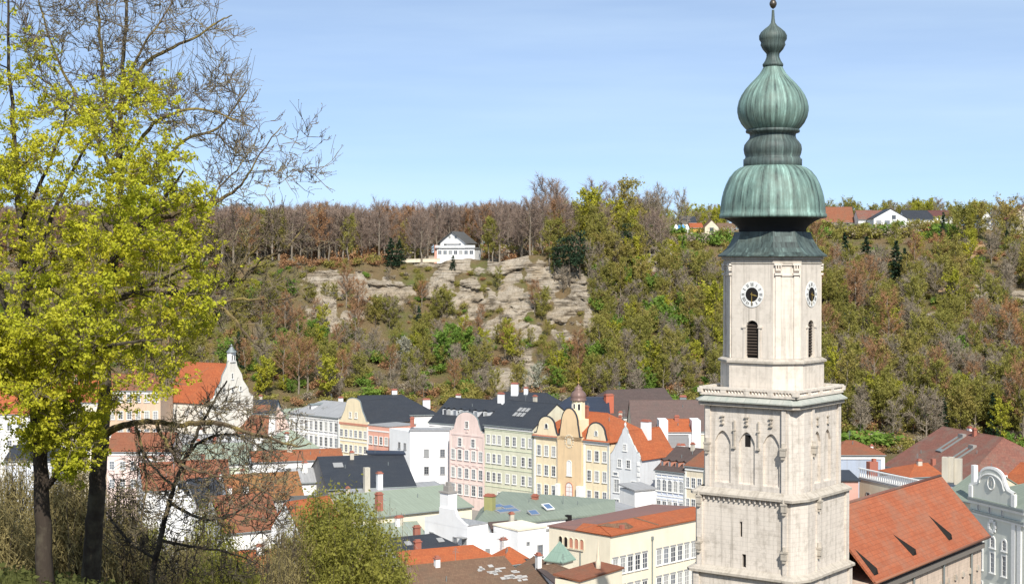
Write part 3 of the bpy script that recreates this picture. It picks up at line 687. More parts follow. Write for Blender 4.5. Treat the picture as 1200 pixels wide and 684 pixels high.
ALL_H = []
class House:
    """front runs A -> B (left to right seen from the square); s along it, t into the house"""
    def __init__(s, label, A, B, depth, ze, zr, wall, roof, cat='house', name='town_house', kind='par', z0=0.0, hipA=0, hipB=0, ov=0.3, group=None, roof2=None, ridge_t=None, gable=None, wall_ins=0.0, cornice=True, verge=0.15):
        s.A, s.B = Vector((A[0], A[1], 0)), Vector((B[0], B[1], 0)); d = s.B - s.A; s.L = d.length; s.u = d.normalized(); s.n = Vector((-s.u.y, s.u.x, 0))
        ALL_H.append(s); s.nch = 0; s.kind = kind; s.rt_ = depth / 2 if ridge_t is None else ridge_t; s.hip = (hipA, hipB); s.ang = math.atan2(s.u.y, s.u.x); s.D = depth; s.ze, s.zr, s.z0 = ze, zr, z0; s.wall_m = wall
        c = s.W(s.L / 2, depth / 2, z0); s.root = thing(name, label, cat, c, group)
        Lh, D = s.L, depth; rt = D / 2 if ridge_t is None else ridge_t
        zw = ze - 0.03
        k = MB(); fp = [(0, 0), (Lh, 0), (Lh, D), (0, D)]
        k.prism([s.W(a, b, z0) for a, b in fp][::-1], (0, 0, zw - z0))
        if kind == 'par':
            for x, hip, sg in ((0, hipA, 1), (Lh, hipB, -1)):
                if not hip: k.prism([s.W(x, 0, zw), s.W(x, D, zw), s.W(x, rt, zr - 0.05)][::sg], s.u * (0.3 * sg))
        if kind == 'perp':
            for y, sg in ((0, 1), (D, -1)): k.prism([s.W(0, y, zw), s.W(Lh, y, zw), s.W(Lh / 2, y, zr - 0.05)][::-sg], s.n * (0.3 * sg))
        s.wall = k.build('wall', wall, s.root)
        r = MB()
        if kind == 'par':
            sl = (zr - ze) / rt; sl2 = (zr - ze) / (D - rt); a0 = -verge if not hipA else -ov; b0 = Lh + (verge if not hipB else ov); dz1, dz2 = ov * sl, ov * sl2
            ra, rb = (hipA if hipA else a0), (Lh - hipB if hipB else b0)
            slab(r, [s.W(a0, -ov, ze - dz1), s.W(b0, -ov, ze - dz1), s.W(rb, rt, zr), s.W(ra, rt, zr)])
            slab(r, [s.W(b0, D + ov, ze - dz2), s.W(a0, D + ov, ze - dz2), s.W(ra, rt, zr), s.W(rb, rt, zr)], mi=1 if roof2 else 0)
            if hipA: slab(r, [s.W(a0, D + ov, ze - dz2), s.W(a0, -ov, ze - dz1), s.W(ra, rt, zr)])
            if hipB: slab(r, [s.W(b0, -ov, ze - dz1), s.W(b0, D + ov, ze - dz2), s.W(rb, rt, zr)])
            s.roof = r.build('roof', [roof, roof2] if roof2 else roof, s.root)
            k = MB(); k.tube([s.W(ra, rt, zr + 0.13), s.W(rb, rt, zr + 0.13)], 0.12, 5)
            if hipA: k.tube([s.W(a0, -ov, ze - dz1 + .12), s.W(ra, rt, zr + 0.13)], 0.11, 5)
            if hipB: k.tube([s.W(b0, -ov, ze - dz1 + .12), s.W(rb, rt, zr + 0.13)], 0.11, 5)
            k.build('ridge_cap', roof, s.roof)
            k = MB(); k.tube([s.W(a0, -ov - 0.08, ze - dz1 + 0.02), s.W(b0, -ov - 0.08, ze - dz1 + 0.02)], 0.1, 5); k.build('gutter', M_lead, s.roof)
        elif kind == 'perp':
            sl = (zr - ze) / (Lh / 2)
            for sg in (-1, 1):
                xe = (-ov if sg < 0 else Lh + ov); q = [s.W(xe, 0.32 if gable else -verge, ze - ov * sl), s.W(xe, D + verge, ze - ov * sl), s.W(Lh / 2, D + verge, zr), s.W(Lh / 2, 0.32 if gable else -verge, zr)]
                slab(r, q)
            s.roof = r.build('roof', roof, s.root)
            k = MB(); k.tube([s.W(Lh / 2, 0.3, zr + 0.13), s.W(Lh / 2, D, zr + 0.13)], 0.12, 5); k.build('ridge_cap', roof, s.roof)
        elif kind == 'flat':
            slab(r, [s.W(-ov, -ov, ze), s.W(Lh + ov, -ov, ze), s.W(Lh + ov, D + ov, zr), s.W(-ov, D + ov, zr)], 0.22); s.roof = r.build('roof', roof, s.root)
        if gable:                                                     # shaped gable standing in front of the roof
            k = MB(); k.prism([s.W(x * Lh, -0.02, z) for x, z in gable][::-1], s.n * 0.35); s.gable = k.build('gable', wall, s.root)
            k = MB(); pts = [s.W(x * Lh, 0.14, z + 0.06) for x, z in gable if z > ze - 0.2]; k.tube(pts, 0.17, 4, smooth=False); k.build('coping', M_lead, s.gable)
        if cornice and kind != 'flat':
            k = MB(); c = s.W(Lh / 2, -0.08, ze - 0.75); k.box(c, (Lh - 0.04, 0.2, 0.42), s.ang); k.build('cornice', M_frame, s.wall)
    def W(s, a, b, z): p = s.A + s.u * a + s.n * b; return Vector((p.x, p.y, z))
    def rows(s, zs, xs, w=1.05, h=1.75, side='front', **k):
        for z in zs:
            for x in xs:
                if side == 'front': window(s.root, s.W(x * s.L, 0, z), s.ang, w, h, **k)
                elif side == 'left': window(s.root, s.W(0, s.D - x * s.D, z), s.ang - math.pi / 2, w, h, **k)
                else: window(s.root, s.W(s.L, x * s.D, z), s.ang + math.pi / 2, w, h, **k)
        return s
    def band(s, z, h=0.25, mat=M_frame, d=0.1, x0=0.0, x1=1.0):
        k = MB(); k.box(s.W(s.L * (x0 + x1) / 2, -d / 2 + 0.02, z), (s.L * (x1 - x0) - 0.02, d, h), s.ang); k.build('string_course', mat, s.wall); return s
    def pil(s, xs, z0, z1, w=0.4, mat=M_frame, d=0.12):
        for x in xs:
            k = MB(); k.box(s.W(x * s.L, -d / 2 + 0.02, z0), (w, d, z1 - z0), s.ang); k.build('pilaster', mat, s.wall)
        return s
    def chim(s, x, t, z0, z1, w=0.8, d=0.7, mat=None, cap=True, cm=None):
        s.nch += 1
        k = MB(); c = s.W(x * s.L, t, z0); k.box(c, (w, d, z1 - z0), s.ang); o = k.build('chimney', mat or W_white, s.roof)
        if cap:
            k = MB(); k.box((c.x, c.y, z1 + 0.002), (w + 0.2, d + 0.2, 0.14), s.ang); k.box((c.x, c.y, z1 + 0.14), (w - 0.16, d - 0.16, 0.22), s.ang); k.build('chimney_cap', cm or W_brick, o)
        return s
    def skylight(s, x, t, w=0.9, l=1.3, mat=None):
        """roof window lying on the front slope (par roofs)"""
        rt = s.D / 2; sl = math.atan2(s.zr - s.ze, rt); z = s.ze + t * math.tan(sl)
        c = s.W(x * s.L, t, z); a = s.u; b_ = (s.n * math.cos(sl) + Vector((0, 0, math.sin(sl)))); n = a.cross(b_); k = MB()
        k.prism([c + a * p + b_ * q + n * 0.18 for p, q in ((-w / 2, -l / 2), (w / 2, -l / 2), (w / 2, l / 2), (-w / 2, l / 2))], n * 0.08, 0)
        fr = k.build('skylight', M_grey_frame, s.roof)
        return s
    def dormer(s, x, t, w=1.1, h=1.0, roof=None, wallm=None):
        rt = s.D / 2; sl = (s.zr - s.ze) / rt; z = s.ze + t * sl; back = h / sl if sl > 0.05 else 2
        k = MB(); q = lambda a, b, zz: s.W(x * s.L + a, t + b, zz)
        k.face([q(-w / 2, 0, z), q(w / 2, 0, z), q(w / 2, 0, z + h), q(-w / 2, 0, z + h)]); k.face([q(-w / 2, 0, z), q(-w / 2, 0, z + h), q(-w / 2, back, z + h)]); k.face([q(w / 2, 0, z), q(w / 2, back, z + h), q(w / 2, 0, z + h)])
        o = k.build('dormer', wallm or s.wall_m, s.root)
        k = MB(); r = 0.35
        slab(k, [q(-w / 2 - .15, -.2, z + h), q(0, -.2, z + h + r), q(0, back + r / max(sl, .2), z + h + r), q(-w / 2 - .15, back, z + h)], 0.08); slab(k, [q(w / 2 + .15, -.2, z + h), q(w / 2 + .15, back, z + h), q(0, back + r / max(sl, .2), z + h + r), q(0, -.2, z + h + r)], 0.08)
        k.build('dormer_roof', roof or M_lead, o)
        k = MB(); k.face([q(-w * .3, -.01, z + h * .15), q(w * .3, -.01, z + h * .15), q(w * .3, -.01, z + h * .9), q(-w * .3, -.01, z + h * .9)]); k.build('dormer_window', M_pane, o)
        return s
    def skylights(s, lst, **k):
        for a, b in lst: s.skylight(a, b, **k)
        return s

def EP(px, py, z): p = P(px, py, z); return (p.x, p.y)
def line_at(px):                      # the front line of the long terrace on the square
    k = (px - 600) / F; Y = 303.5 / (1 + 0.917 * k); return (k * Y, Y)
def fr(n, a=0.08, b=0.92): return [a + (b - a) * i / (n - 1) for i in range(n)] if n > 1 else [(a + b) / 2]
def curve_gable(ze, zp, sh=0.0, kind='bell'):
    """outline (fraction along the front, height) of a curved baroque gable"""
    if kind == 'bell':
        pts = [(0, ze - 0.6), (0, ze + 0.5), (0.07, ze + 0.6), (0.12, ze + (zp - ze) * 0.28), (0.2, ze + (zp - ze) * 0.5), (0.26, ze + (zp - ze) * 0.78)]
        top = [(0.5 - 0.24 * math.cos(math.pi * i / 8), ze + (zp - ze) * (0.8 + 0.2 * math.sin(math.pi * i / 8))) for i in range(9)]
        return pts + top + [(1 - x, z) for x, z in pts[::-1]]
    if kind == 'round':
        pts = [(0, ze - 0.6), (0, ze + 0.15), (0.1, ze + 0.25), (0.16, ze + (zp - ze) * 0.42)]
        top = [(0.5 - 0.33 * math.cos(math.pi * i / 10), ze + (zp - ze) * (0.45 + 0.55 * math.sin(math.pi * i / 10))) for i in range(11)]
        return pts + top + [(1 - x, z) for x, z in pts[::-1]]
    if kind == 'step':
        n = 5; pts = [(0, ze - 0.6)]
        for i in range(n): pts += [(0.5 * i / n, ze + (zp - ze) * (i + 0.6) / n), (0.5 * (i + 1) / n - 0.02, ze + (zp - ze) * (i + 0.6) / n + 0.15)]
        pts += [(0.5, zp + .3)]
        return pts + [(1 - x, z) for x, z in pts[:-1][::-1]]
G = 'terrace of painted houses on the square'

# ---- the terrace, from left to right
h = House('narrow pink house with a spiky stepped gable at the left end of the terrace', line_at(313), line_at(338.6), 12, 13.2, 16.5, W_pink, S_green2, kind='perp', group=G, gable=curve_gable(13.2, 17.3, kind='step'), cornice=False)
h.rows([10.4, 7.2], fr(3, .2, .8), 0.9, 1.5)
for x in (0.2, 0.35, 0.5, 0.65, 0.8):
    k = MB(); k.box(h.W(x * h.L, -0.1, 11.5), (0.14, 0.2, 2.0 + 3.4 * (1 - abs(x - .5) * 2)), h.ang); k.build('gable_pilaster', W_ornate, h.gable)
h = House('long white stucco house with a grid of ornate windows and a pale sheet roof', line_at(339), line_at(396.6), 15, 16.2, 18.6, W_stucco, S_grey, group=G, hipA=3)
h.rows([13.0, 9.6, 6.2], fr(10, .05, .95), 0.95, 2.0); h.pil(fr(11, .0, 1.0), 5, 15.4, 0.28, W_white); h.band(12.0); h.band(8.6); h.skylights([(.45, 4)])
h.dormer(.25, 2.5); h.chim(.5, 8, 18, 19.6, .9)
h = House('yellow house with a tall curved baroque gable', line_at(397), line_at(431), 13, 15.4, 20, W_yellow, T_slate, kind='perp', group=G, gable=curve_gable(15.4, 20.8), cornice=False)
h.rows([12.3, 9.0], fr(6, .09, .91), 0.85, 1.5); h.rows([5.9], fr(6, .09, .91), 0.85, 1.8); h.band(14.9, .5, W_rust); h.band(11.3); h.band(8.0); h.rows([16.6], [.4, .6], .6, 1.1); h.pil((.01, .99), 5, 14.9, .35)
h = House('coral red house squeezed between the yellow gable and a white block', line_at(431.3), line_at(455.6), 8, 15.3, 15.2, W_coral, S_grey, kind='flat', group=G, ov=.1)
h.rows([11.4, 7.6], fr(4, .12, .88), 0.85, 1.6); h.band(14.1, .3); h.band(9.9, .3, W_rust)
# white block with a corner
h = House('plain white block with three rows of small windows and a flat dark roof', (-21.2, 318.5), (-13.05, 318.5), 8, 15.5, 15.2, W_lime, S_grey, kind='flat', group=G, ov=.2)
h.rows([10.2, 6.6, 3.0], [.42, .83], .8, 1.4, frame=M_grey_frame); h.chim(.02, 5, 15.8, 17.6, .8, .8, W_brick)
k = MB(); k.prism([Vector((x, y, 0)) for x, y in ((-26.0, 325.0), (-21.22, 318.55), (-21.22, 325.0))][::-1], (0, 0, 15.4)); wg = k.build('side_wing', W_lime, h.root)
window(h.root, Vector((-23.6, 321.76, 11.6)) , math.atan2(-6.5, 4.8), .6, 1.1, frame=M_grey_frame); window(h.root, Vector((-22.3, 320.0, 11.6)), math.atan2(-6.5, 4.8), .6, 1.1, frame=M_grey_frame)
h = House('ornate rose pink house with a round topped gable', line_at(527), line_at(567.5), 13, 15.9, 18.6, W_pink, T_slate, kind='perp', group=G, gable=curve_gable(15.9, 20.0, kind='round'), cornice=False)
h.rows([13.0], [.3, .68], .9, 1.6); h.rows([10.3, 6.6], fr(5, .1, .9), .95, 1.9); h.rows([3.2], fr(5, .1, .9), 1.0, 2.0); h.band(15.2, .35, W_ornate); h.band(9.2, .22, W_ornate); h.band(5.4, .22, W_ornate); h.rows([16.8], [.5], .8, 1.3); h.pil((.02, .98), 3, 15.2, .4, W_ornate)
for x, z in ((.2, 12.6), (.4, 12.6), (.6, 12.6), (.8, 12.6), (.2, 8.9), (.4, 8.9), (.6, 8.9), (.8, 8.9), (.5, 15.9)):
    k = MB(); k.box(h.W(x * h.L, -.06, z), (.7, .14, .35), h.ang); k.box(h.W(x * h.L, -.06, z + .35), (.4, .12, .2), h.ang); k.build('stucco_ornament', W_ornate, h.wall)
h = House('broad sage green house with four rows of paired windows and a dark roof', (-5.5, 308.5), (4.16, 299.7), 14, 18.0, 22.2, W_green, T_slate, group=G)
xs = [.08, .2, .31, .48, .62, .8, .94]
h.rows([14.2, 10.4, 6.7], xs, .8, 1.7); h.rows([3.0], xs[2:], .8, 1.6)
for z in (16.9, 13.1, 9.3, 5.6): h.band(z, .14, W_palegreen)
h.skylights([(.42, 3.2), (.5, 3.2), (.58, 3.2), (.42, 4.6), (.5, 4.6), (.58, 4.6)], w=.75, l=1.25)
# church like yellow front in three parts
A, B = line_at(626), line_at(714.5)
h = House('yellow convent church front with three curved gables and an orange roof', A, B, 14, 16.8, 21.2, W_yellow, T_orange, group=G, hipA=5, hipB=6, cornice=False, cat='church', name='convent_church')
Lh = h.L
def sub_gable(x0, x1, ze, zp, d, mat):
    k = MB(); pts = [(x0 + (x1 - x0) * x, z) for x, z in curve_gable(ze, zp, kind='round')]
    k.prism([h.W(x * Lh, -d, z) for x, z in pts][::-1], h.n * (0.4 + d)); g_ = k.build('gable', mat, h.root)
    k = MB(); k.tube([h.W(x * Lh, -d + .15, z + .06) for x, z in pts if z > ze], .2, 4, smooth=False); k.build('coping', M_purple if False else T_slate, g_); return g_
sub_gable(0.0, .34, 17.1, 20.6, .02, W_yellow); sub_gable(.66, 1.0, 16.6, 20.2, .02, W_yellow)
k = MB(); k.prism([h.W(x * Lh, -.5, 0) for x in (.34, .66)] + [h.W(.66 * Lh, .2, 0), h.W(.34 * Lh, .2, 0)], (0, 0, 17.2)); k.build('central_bay', W_ochre, h.root)
sub_gable(.335, .665, 17.0, 22.6, .5, W_ochre)
h.rows([13.0, 9.2, 5.4], [.07, .17, .27], .85, 1.9); h.rows([13.0, 9.2, 5.4], [.74, .84, .94], .85, 1.9)
h.band(16.5, .4, M_frame, .2, 0, .34); h.band(16.1, .4, M_frame, .2, .66, 1.0); h.pil((.012, .325, .678, .988), 1, 16, .45); h.pil((.36, .64), 1, 8, .8, M_frame, 1.2)
window(h.root, h.W(.5 * Lh, -.5, 4.2), h.ang, 1.6, 4.2, arch=.8, mull=(2, 5), frame=W_rust, pane=W_white); window(h.root, h.W(.5 * Lh, -.5, 9.8), h.ang, 1.0, 2.8, arch=.5, mull=(1, 1), pane=W_white)
for x, z in ((.17, 18.3), (.83, 17.8)): window(h.root, h.W(x * Lh, -.02, z), h.ang, .7, .9, arch=.35, mull=(1, 1), border=.1, sill=False)
k = MB(); k.lathe(h.W(.5 * Lh, -.5, 0), [(0, 17.6), (.1, 17.6), (.1, 17.5)], 8)
k = MB()
for i in range(14):
    a = i / 14 * 2 * math.pi; c = h.W(.5 * Lh + 1.0 * math.cos(a), -.53, 16.2 + 1.2 * math.sin(a)); k.box(c, (.3, .1, .3), h.ang)
k.box(h.W(.5 * Lh, -.53, 15.7), (.9, .12, 1.2), h.ang); k.build('stucco_emblem', W_beige, h.wall)
# cupola with a ribbed brown dome
cpos = h.W(.5 * Lh, 2.2, 0); k = MB(); k.prism([cpos + Vector((1.3 * math.cos(a), 1.3 * math.sin(a), 19.0)) for a in [math.pi / 8 + h.ang + i * math.pi / 4 for i in range(8)]][::-1], (0, 0, 5.0)); cu = k.build('cupola', W_yellow, h.root)
for i in range(8):
    a = h.ang - math.pi / 2 + i * math.pi / 4; c = cpos + Vector((math.cos(a), math.sin(a), 0)) * 1.205
    if i in (7, 0, 1): window(cu, Vector((c.x, c.y, 22.2)), a + math.pi / 2, .42, 1.2, arch=.2, mull=(1, 1), border=.08, sill=False, pane=M_hole)
k = MB(); k.box((cpos.x, cpos.y, 18.0), (3.0, 2.6, 2.4), h.ang); k.build('cupola_base', W_yellow, cu)
k = MB(); k.lathe(cpos, [(r_ * .84, 23.95 + (z_ - 24.85) * .66) for r_, z_ in [(1.8, 24.85), (1.85, 25.1), (1.6, 25.25), (1.75, 25.9), (1.7, 26.6), (1.35, 27.3), (.95, 27.7), (.85, 28.0), (.9, 28.4), (.5, 28.9), (.2, 29.2), (.1, 29.6)]], 32, seam=4, seam_h=.05); k.build('cupola_dome', plain('brown_copper', (0.21, 0.13, 0.11), .5, .5, .2), cu)
k = MB(); k.tube([cpos + Vector((0, 0, 27.0)), cpos + Vector((0, 0, 28.9))], .05, 5); k.box((cpos.x, cpos.y, 28.2), (.6, .07, .08), h.ang); k.lathe(cpos, [(0.02, 27.1), (.16, 27.3), (.02, 27.5)], 8); k.build('cross', M_gold, cu)
# grey stepped gable
A, B = line_at(715.5), line_at(750); zp = 19.4
h = House('grey house with a steep stepped gable and orange side roof', A, B, 10.5, 14.3, 19.0, W_grey, T_orange, kind='perp', group=G, gable=[(0, 13.5), (0, 14.6), (.05, 14.9), (.1, 15.3), (.2, 16.6), (.22, 16.4), (.3, 17.6), (.4, 18.7), (.43, 19.4), (.5, 20.0), (.57, 19.4), (.6, 18.7), (.7, 17.6), (.78, 16.5), (.8, 16.6), (.9, 15.4), (.95, 15.3), (1, 14.6), (1, 13.5)], cornice=False)
h.rows([7.7, 4.0], [.22, .8], 1.1, 2.3); h.rows([12.4], [.32, .62], .8, 1.4); h.rows([15.6], [.5], .7, 1.1); h.rows([10.8], [.18], 1.0, .5, mull=(1, 1))
for z in range(2, 14): 
    k = MB(); k.box(h.W(h.L - .25, -.05, z), (.7 if z % 2 else .45, .14, .7), h.ang); k.build('quoin', W_white, h.wall)
h.chim(.6, 5.5, 17, 20.6, 1.7, 1.1, W_lime)
k = MB(); c = h.W(.5 * h.L, .1, 19.9); k.lathe(c, [(.05, 19.9), (.2, 20.2), (.2, 20.5), (.05, 20.8)], 8); k.build('gable_ball', M_frame, h.gable)
h = House('small white annexe with a grey roof in front of the grey gable', EP(744, 575, 10.0), EP(768, 573, 10.0), 5, 10.0, 10.5, W_white, S_grey, kind='flat', group=G)
# blue house
A, B = line_at(768.5), line_at(803)
h = House('pale blue house with white stucco ornament and dormers in a brown roof', A, B, 13, 12.7, 16.2, W_blue, T_purple, group=G)
h.rows([9.0], fr(5, .12, .88), .8, 2.0, arch=.3); h.rows([5.2], fr(5, .12, .88), .8, 1.9); h.rows([1.6], fr(5, .12, .88), .8, 1.9); h.band(8.0, .2); h.band(4.3, .2); h.pil((.02, .98), 1, 12, .35); h.pil((.22, .41, .6, .79), 8.4, 12, .16)
for x in fr(5, .12, .88):
    k = MB(); k.box(h.W(x * h.L, -.07, 11.3), (.9, .12, .3), h.ang); k.box(h.W(x * h.L, -.07, 7.4), (1.0, .12, .3), h.ang); k.build('stucco_ornament', M_frame, h.wall)
for x in fr(4, .12, .88): h.dormer(x, 1.0, .8, 1.1, T_purple, W_rust)
A, B = line_at(803.5), line_at(826)
h = House('beige house between the blue house and the church tower', A, B, 11, 14.0, 16.0, W_beige, T_rust, group=G)
h.rows([10.2, 6.4, 2.6], fr(3, .12, .75), .8, 1.7); h.pil((.02,), 1, 13, .35)

# ---- behind the terrace
G2 = 'houses behind the painted terrace'
h = House('house with a long black hipped roof above a blank white wall', EP(425, 487, 15.8), EP(512, 485, 15.8), 15, 15.8, 19.6, W_white, T_slate, group=G2, hipB=7, cornice=False)
h.chim(.5, 8, 19, 20.8, 1.2, .8); h.skylights([(.32, 4.2), (.36, 4.2)], w=.8, l=1.5); h.chim(.92, 6, 16.5, 18.6, 1.7, .7, W_lime)
h = House('low range with dark slate roof and white dormers behind the pink house', EP(503, 494, 16.5), EP(586, 500, 16.5), 15, 16.5, 21.0, W_white, T_slate, group=G2, hipB=5)
for x in (.14, .2, .28, .38, .58, .72): h.dormer(x, 2.2, 1.3, 1.4, T_slate, W_grey)
h.rows([13.6], fr(5, .06, .4), .9, 1.6); h.chim(.75, 7, 20.4, 22.6, 1.3, .8, W_lime); h.chim(.1, 8, 20.5, 21.7, .9)
h = House('long dark slate roofed house with a white chimney seen above the green house', Q(560, 484, 362).xy, Q(650, 484, 356).xy, 14, 15.5, 19.4, W_white, T_slate, group=G2, hipA=4, hipB=4)
h.chim(.38, 6, 18.5, 21.6, 1.7, .8, W_lime); h.chim(.52, 6.5, 19, 20.6, .9, .7, W_lime)
h = House('house with a broad blue black roof behind the cupola', Q(636, 490, 332).xy, Q(715, 488, 332).xy, 15, 16.2, 20.6, W_white, T_blue, group=G2, hipA=6, cornice=False)
h = House('house with a wide dark brown roof and a tall red chimney', Q(708, 486, 336).xy, Q(800, 482, 344).xy, 17, 16.5, 21.6, W_beige, T_purple, group=G2, hipA=5)
h.chim(.1, 1.6, 15.5, 21.2, 1.9, 1.1, PL('red_render', (.5, .14, .08)))
h = House('house with a plum brown tiled roof beside the church tower', Q(741, 507, 318).xy, Q(828, 500, 318).xy, 14, 15.6, 21.2, W_beige, tiles('plum_tiles', (0.17, 0.115, 0.10), (0.14, 0.095, 0.085), (0.10, 0.09, 0.08), 0.5), group=G2)
h.chim(.75, 9.5, 19, 21.8, 1.4, 1.0, M_lead)
h = House('little house with a grey slate hipped roof beside the yellow front', Q(708, 513, 297).xy, Q(749, 510, 297).xy, 9, 16.6, 19.6, W_palegreen, T_grey, group=G2, hipA=2.5, hipB=3)
h = House('white house with high parapets, orange roof and a gridded window band', Q(774, 524, 300).xy, Q(818, 525, 300).xy, 8, 17.2, 19.3, W_lime, T_orange, group=G2, ov=.05, cornice=False)
for x in (.03, .9):
    k = MB(); c = h.W(x * h.L + .35, 2.0, 0); k.box(c, (1.7, 5, 19.6), h.ang); k.build('parapet', W_lime, h.root)
h.rows([14.4], [.46], 4.0, 2.3, mull=(8, 3), frame=M_grey_frame)
h = House('low house with a bright red eave strip under the gridded window', Q(776, 540, 294).xy, Q(830, 540, 294).xy, 6, 12.8, 14.2, W_beige, tiles('scarlet_tiles', (.42, .07, .05), (.34, .06, .04), (.2, .09, .06), .3), group=G2)

# ---- in front of the terrace
G3 = 'roofs in front of the square'
h = House('house with a wide black roof and two chimneys left of the white block', EP(384, 573, 10), EP(487, 569, 10), 24, 10, 14.2, W_dark, T_slate, group=G3, cornice=False)
h.skylights([(.2, 8.5)], w=1.8, l=1.8); k = MB(); slab(k, [h.W(.58 * h.L, 11.9, 14.45), h.W(1.03 * h.L, 11.4, 14.2), h.W(1.03 * h.L, 13.4, 14.5), h.W(.58 * h.L, 13.9, 14.8)], .3); k.build('ridge_hood', T_blue, h.roof)
h = House('low extension with a pale grey sheet roof carrying two chimneys', EP(418, 583, 9.2), EP(527, 575, 9.2), 7, 9.2, 9.9, W_grey, S_grey, kind='flat', group=G3)
h.chim(.17, 3, 9.4, 14.0, 1.0, .9, W_concrete, False); h.chim(.33, 4, 9.6, 12.6, .95, .9, W_lime)
h = House('long house with a pale green copper roof behind the white gable', EP(425, 607, 10), EP(553, 593, 10), 18, 10, 12.3, W_cream, S_green2, group=G3, cornice=False)
h.chim(.2, 2.0, 10, 13.2, 1.0, .9, W_brick); h.chim(.92, 4.5, 10, 12, .2, .2, M_hole, False); h.skylights([(.35, 5.5)], w=.3, l=.5)
h = House('low wing with a light green sheet roof behind the olive bush', EP(415, 634, 8.2), EP(500, 628, 8.2), 10, 8.2, 9.6, W_ochre, sheet('lichen_green_sheet', (.30, .34, .30), (.25, .27, .17)), group=G3)
# green roof with roof windows (its ridge falls to the right)
e0, e1 = P(551, 618, 10), P(721, 600, 10); r0, r1 = P(588, 575, 12.6), P(721, 585, 11.4)
gh = thing('town_house', 'house with a broad grey green sheet roof carrying blue roof windows', 'house', (*((e0 + e1) / 2).xy, 0), G3)
bn = Vector((-(e1 - e0).y, (e1 - e0).x, 0)).normalized(); w0 = r0 + bn * 7; w1 = r1 + bn * 6; ins = bn * .3
k = MB(); w0.z = w1.z = 8.6; k.prism([Vector((q.x, q.y, 0)) for q in (e0 + ins, e1 + ins, w1, w0)][::-1], (0, 0, 8.5)); k.box(Vector((((e0 + e1) / 2 + ins * 2).x, ((e0 + e1) / 2 + ins * 2).y, 8.0)), ((e1 - e0).length - .4, .6, 1.75), math.atan2((e1 - e0).y, (e1 - e0).x)); gw = k.build('wall', W_white, gh)
k = MB(); k.face([e0, e1, r1]); k.face([e0, r1, r0]); k.face([r0, r1, w1]); k.face([r0, w1, w0]); k.face([e0, r0, w0]); k.face([e1, w1, r1])
k.prism([e0, e1, e1 + Vector((0, 0, -.25)), e0 + Vector((0, 0, -.25))], bn * .2); groof = k.build('roof', S_green, gh)
def on_plane(px, py, a, b_, c): 
    n = (b_ - a).cross(c - a).normalized(); d = ray(px, py); o = Vector((0, 0, EYE)); return o + d * ((a - o).dot(n) / d.dot(n)), (n if n.z > 0 else -n)
M_skyl = plain('roof_glass', (0.10, 0.16, 0.28), .2, .7)
for px, py, w, l in ((583, 593.5, 2.1, 1.6), (589, 599, 2.1, 1.6), (595, 594.5, 2.1, 1.6), (601, 598.5, 2.1, 1.6), (625, 601, 1.7, 1.5), (642, 594, 1.5, 1.8)):
    c, n = on_plane(px, py, e0, r1, r0 if px < 610 else e1); a = (e1 - e0).normalized(); a = (a - n * a.dot(n)).normalized(); b_ = n.cross(a); k = MB()
    k.prism([c + a * p * w / 2 + b_ * q * l / 2 for p, q in ((-1, -1), (1, -1), (1, 1), (-1, 1))], n * .2); fr_ = k.build('skylight', M_grey_frame if px < 640 else M_frame, groof)
    k = MB(); k.face([c + n * .21 + a * p * w * .4 + b_ * q * l * .4 for p, q in ((-1, -1), (1, -1), (1, 1), (-1, 1))]); k.build('pane', M_skyl, fr_)
def chim_at(parent, px, py0, py1, Y, w, d, mat, ang=-.5, cap=W_brick, sub=True):
    a, b_ = Q(px, py1, Y), Q(px, py0, Y); k = MB(); k.box((a.x, a.y, a.z - .6), (w, d, b_.z - a.z + .6), ang); o = k.build('chimney', mat, parent)
    if cap: k = MB(); k.box((a.x, a.y, b_.z + .002), (w + .2, d + .2, .16), ang); k.box((a.x, a.y, b_.z + .16), (w - .2, d - .2, .22), ang); k.build('chimney_cap', cap, o)
    return o
chim_at(groof, 574, 581, 603, 243, 1.5, 1.1, PL('mossy_chimney', (.34, .33, .14)))
chim_at(groof, 627, 581, 588, 250, .9, .8, W_brick); chim_at(groof, 666, 603, 608, 243, .9, .7, M_hole, cap=None)
for px, py in ((602, 599), (620, 590), (660, 585), (677, 593)):
    k = MB(); c = Q(px, py, 248); k.tube([c + Vector((0, 0, -1)), c + Vector((0, 0, .9))], .06, 5); k.build('vent_pipe', M_lead, groof)
# white houses in front
h = House('white house with a big square chimney and stepped parapet', EP(497.5, 607, 11), EP(548, 617, 11), 4, 11, 11.0, W_lime, S_grey, kind='flat', group=G3, ov=.0)
h.rows([7.4], [.17, .72, .93], .75, 1.6, frame=M_grey_frame); k = MB(); k.prism([h.W(x * h.L, -.02, z) for x, z in ((0, 10.6), (0, 11.2), (.35, 12.1), (.35, 13.2), (.72, 13.2), (.75, 12.3), (.92, 11.4), (1, 11.2), (1, 10.6))][::-1], h.n * .4); k.build('parapet', W_lime, h.root)
c = Q(525.5, 597, 233); k = MB(); k.box((c.x, c.y, 11.5), (2.0, 1.7, 3.9), h.ang); ch = k.build('chimney', W_lime, h.roof)
k = MB(); k.box((c.x, c.y, 15.402), (2.3, 2.0, .2), h.ang); k.box((c.x, c.y, 15.6), (1.2, 1.0, .8), h.ang); k.box((c.x, c.y, 16.4), (.7, .6, .6), h.ang); k.build('chimney_cap', W_dark, ch)
k = MB(); k.box(h.W(.93 * h.L, -.5, 9.3), (1.4, 1.0, .12), h.ang); k.build('canopy', M_grey_frame, h.wall)
h = House('low white house with small vents beside the stepped parapet', EP(548, 619, 10.5), EP(582, 633, 9.0), 3.5, 9.2, 9.2, W_lime, W_lime, kind='flat', group=G3, ov=.05)
h.rows([6.9], [.3, .7], .45, .7, frame=M_grey_frame)
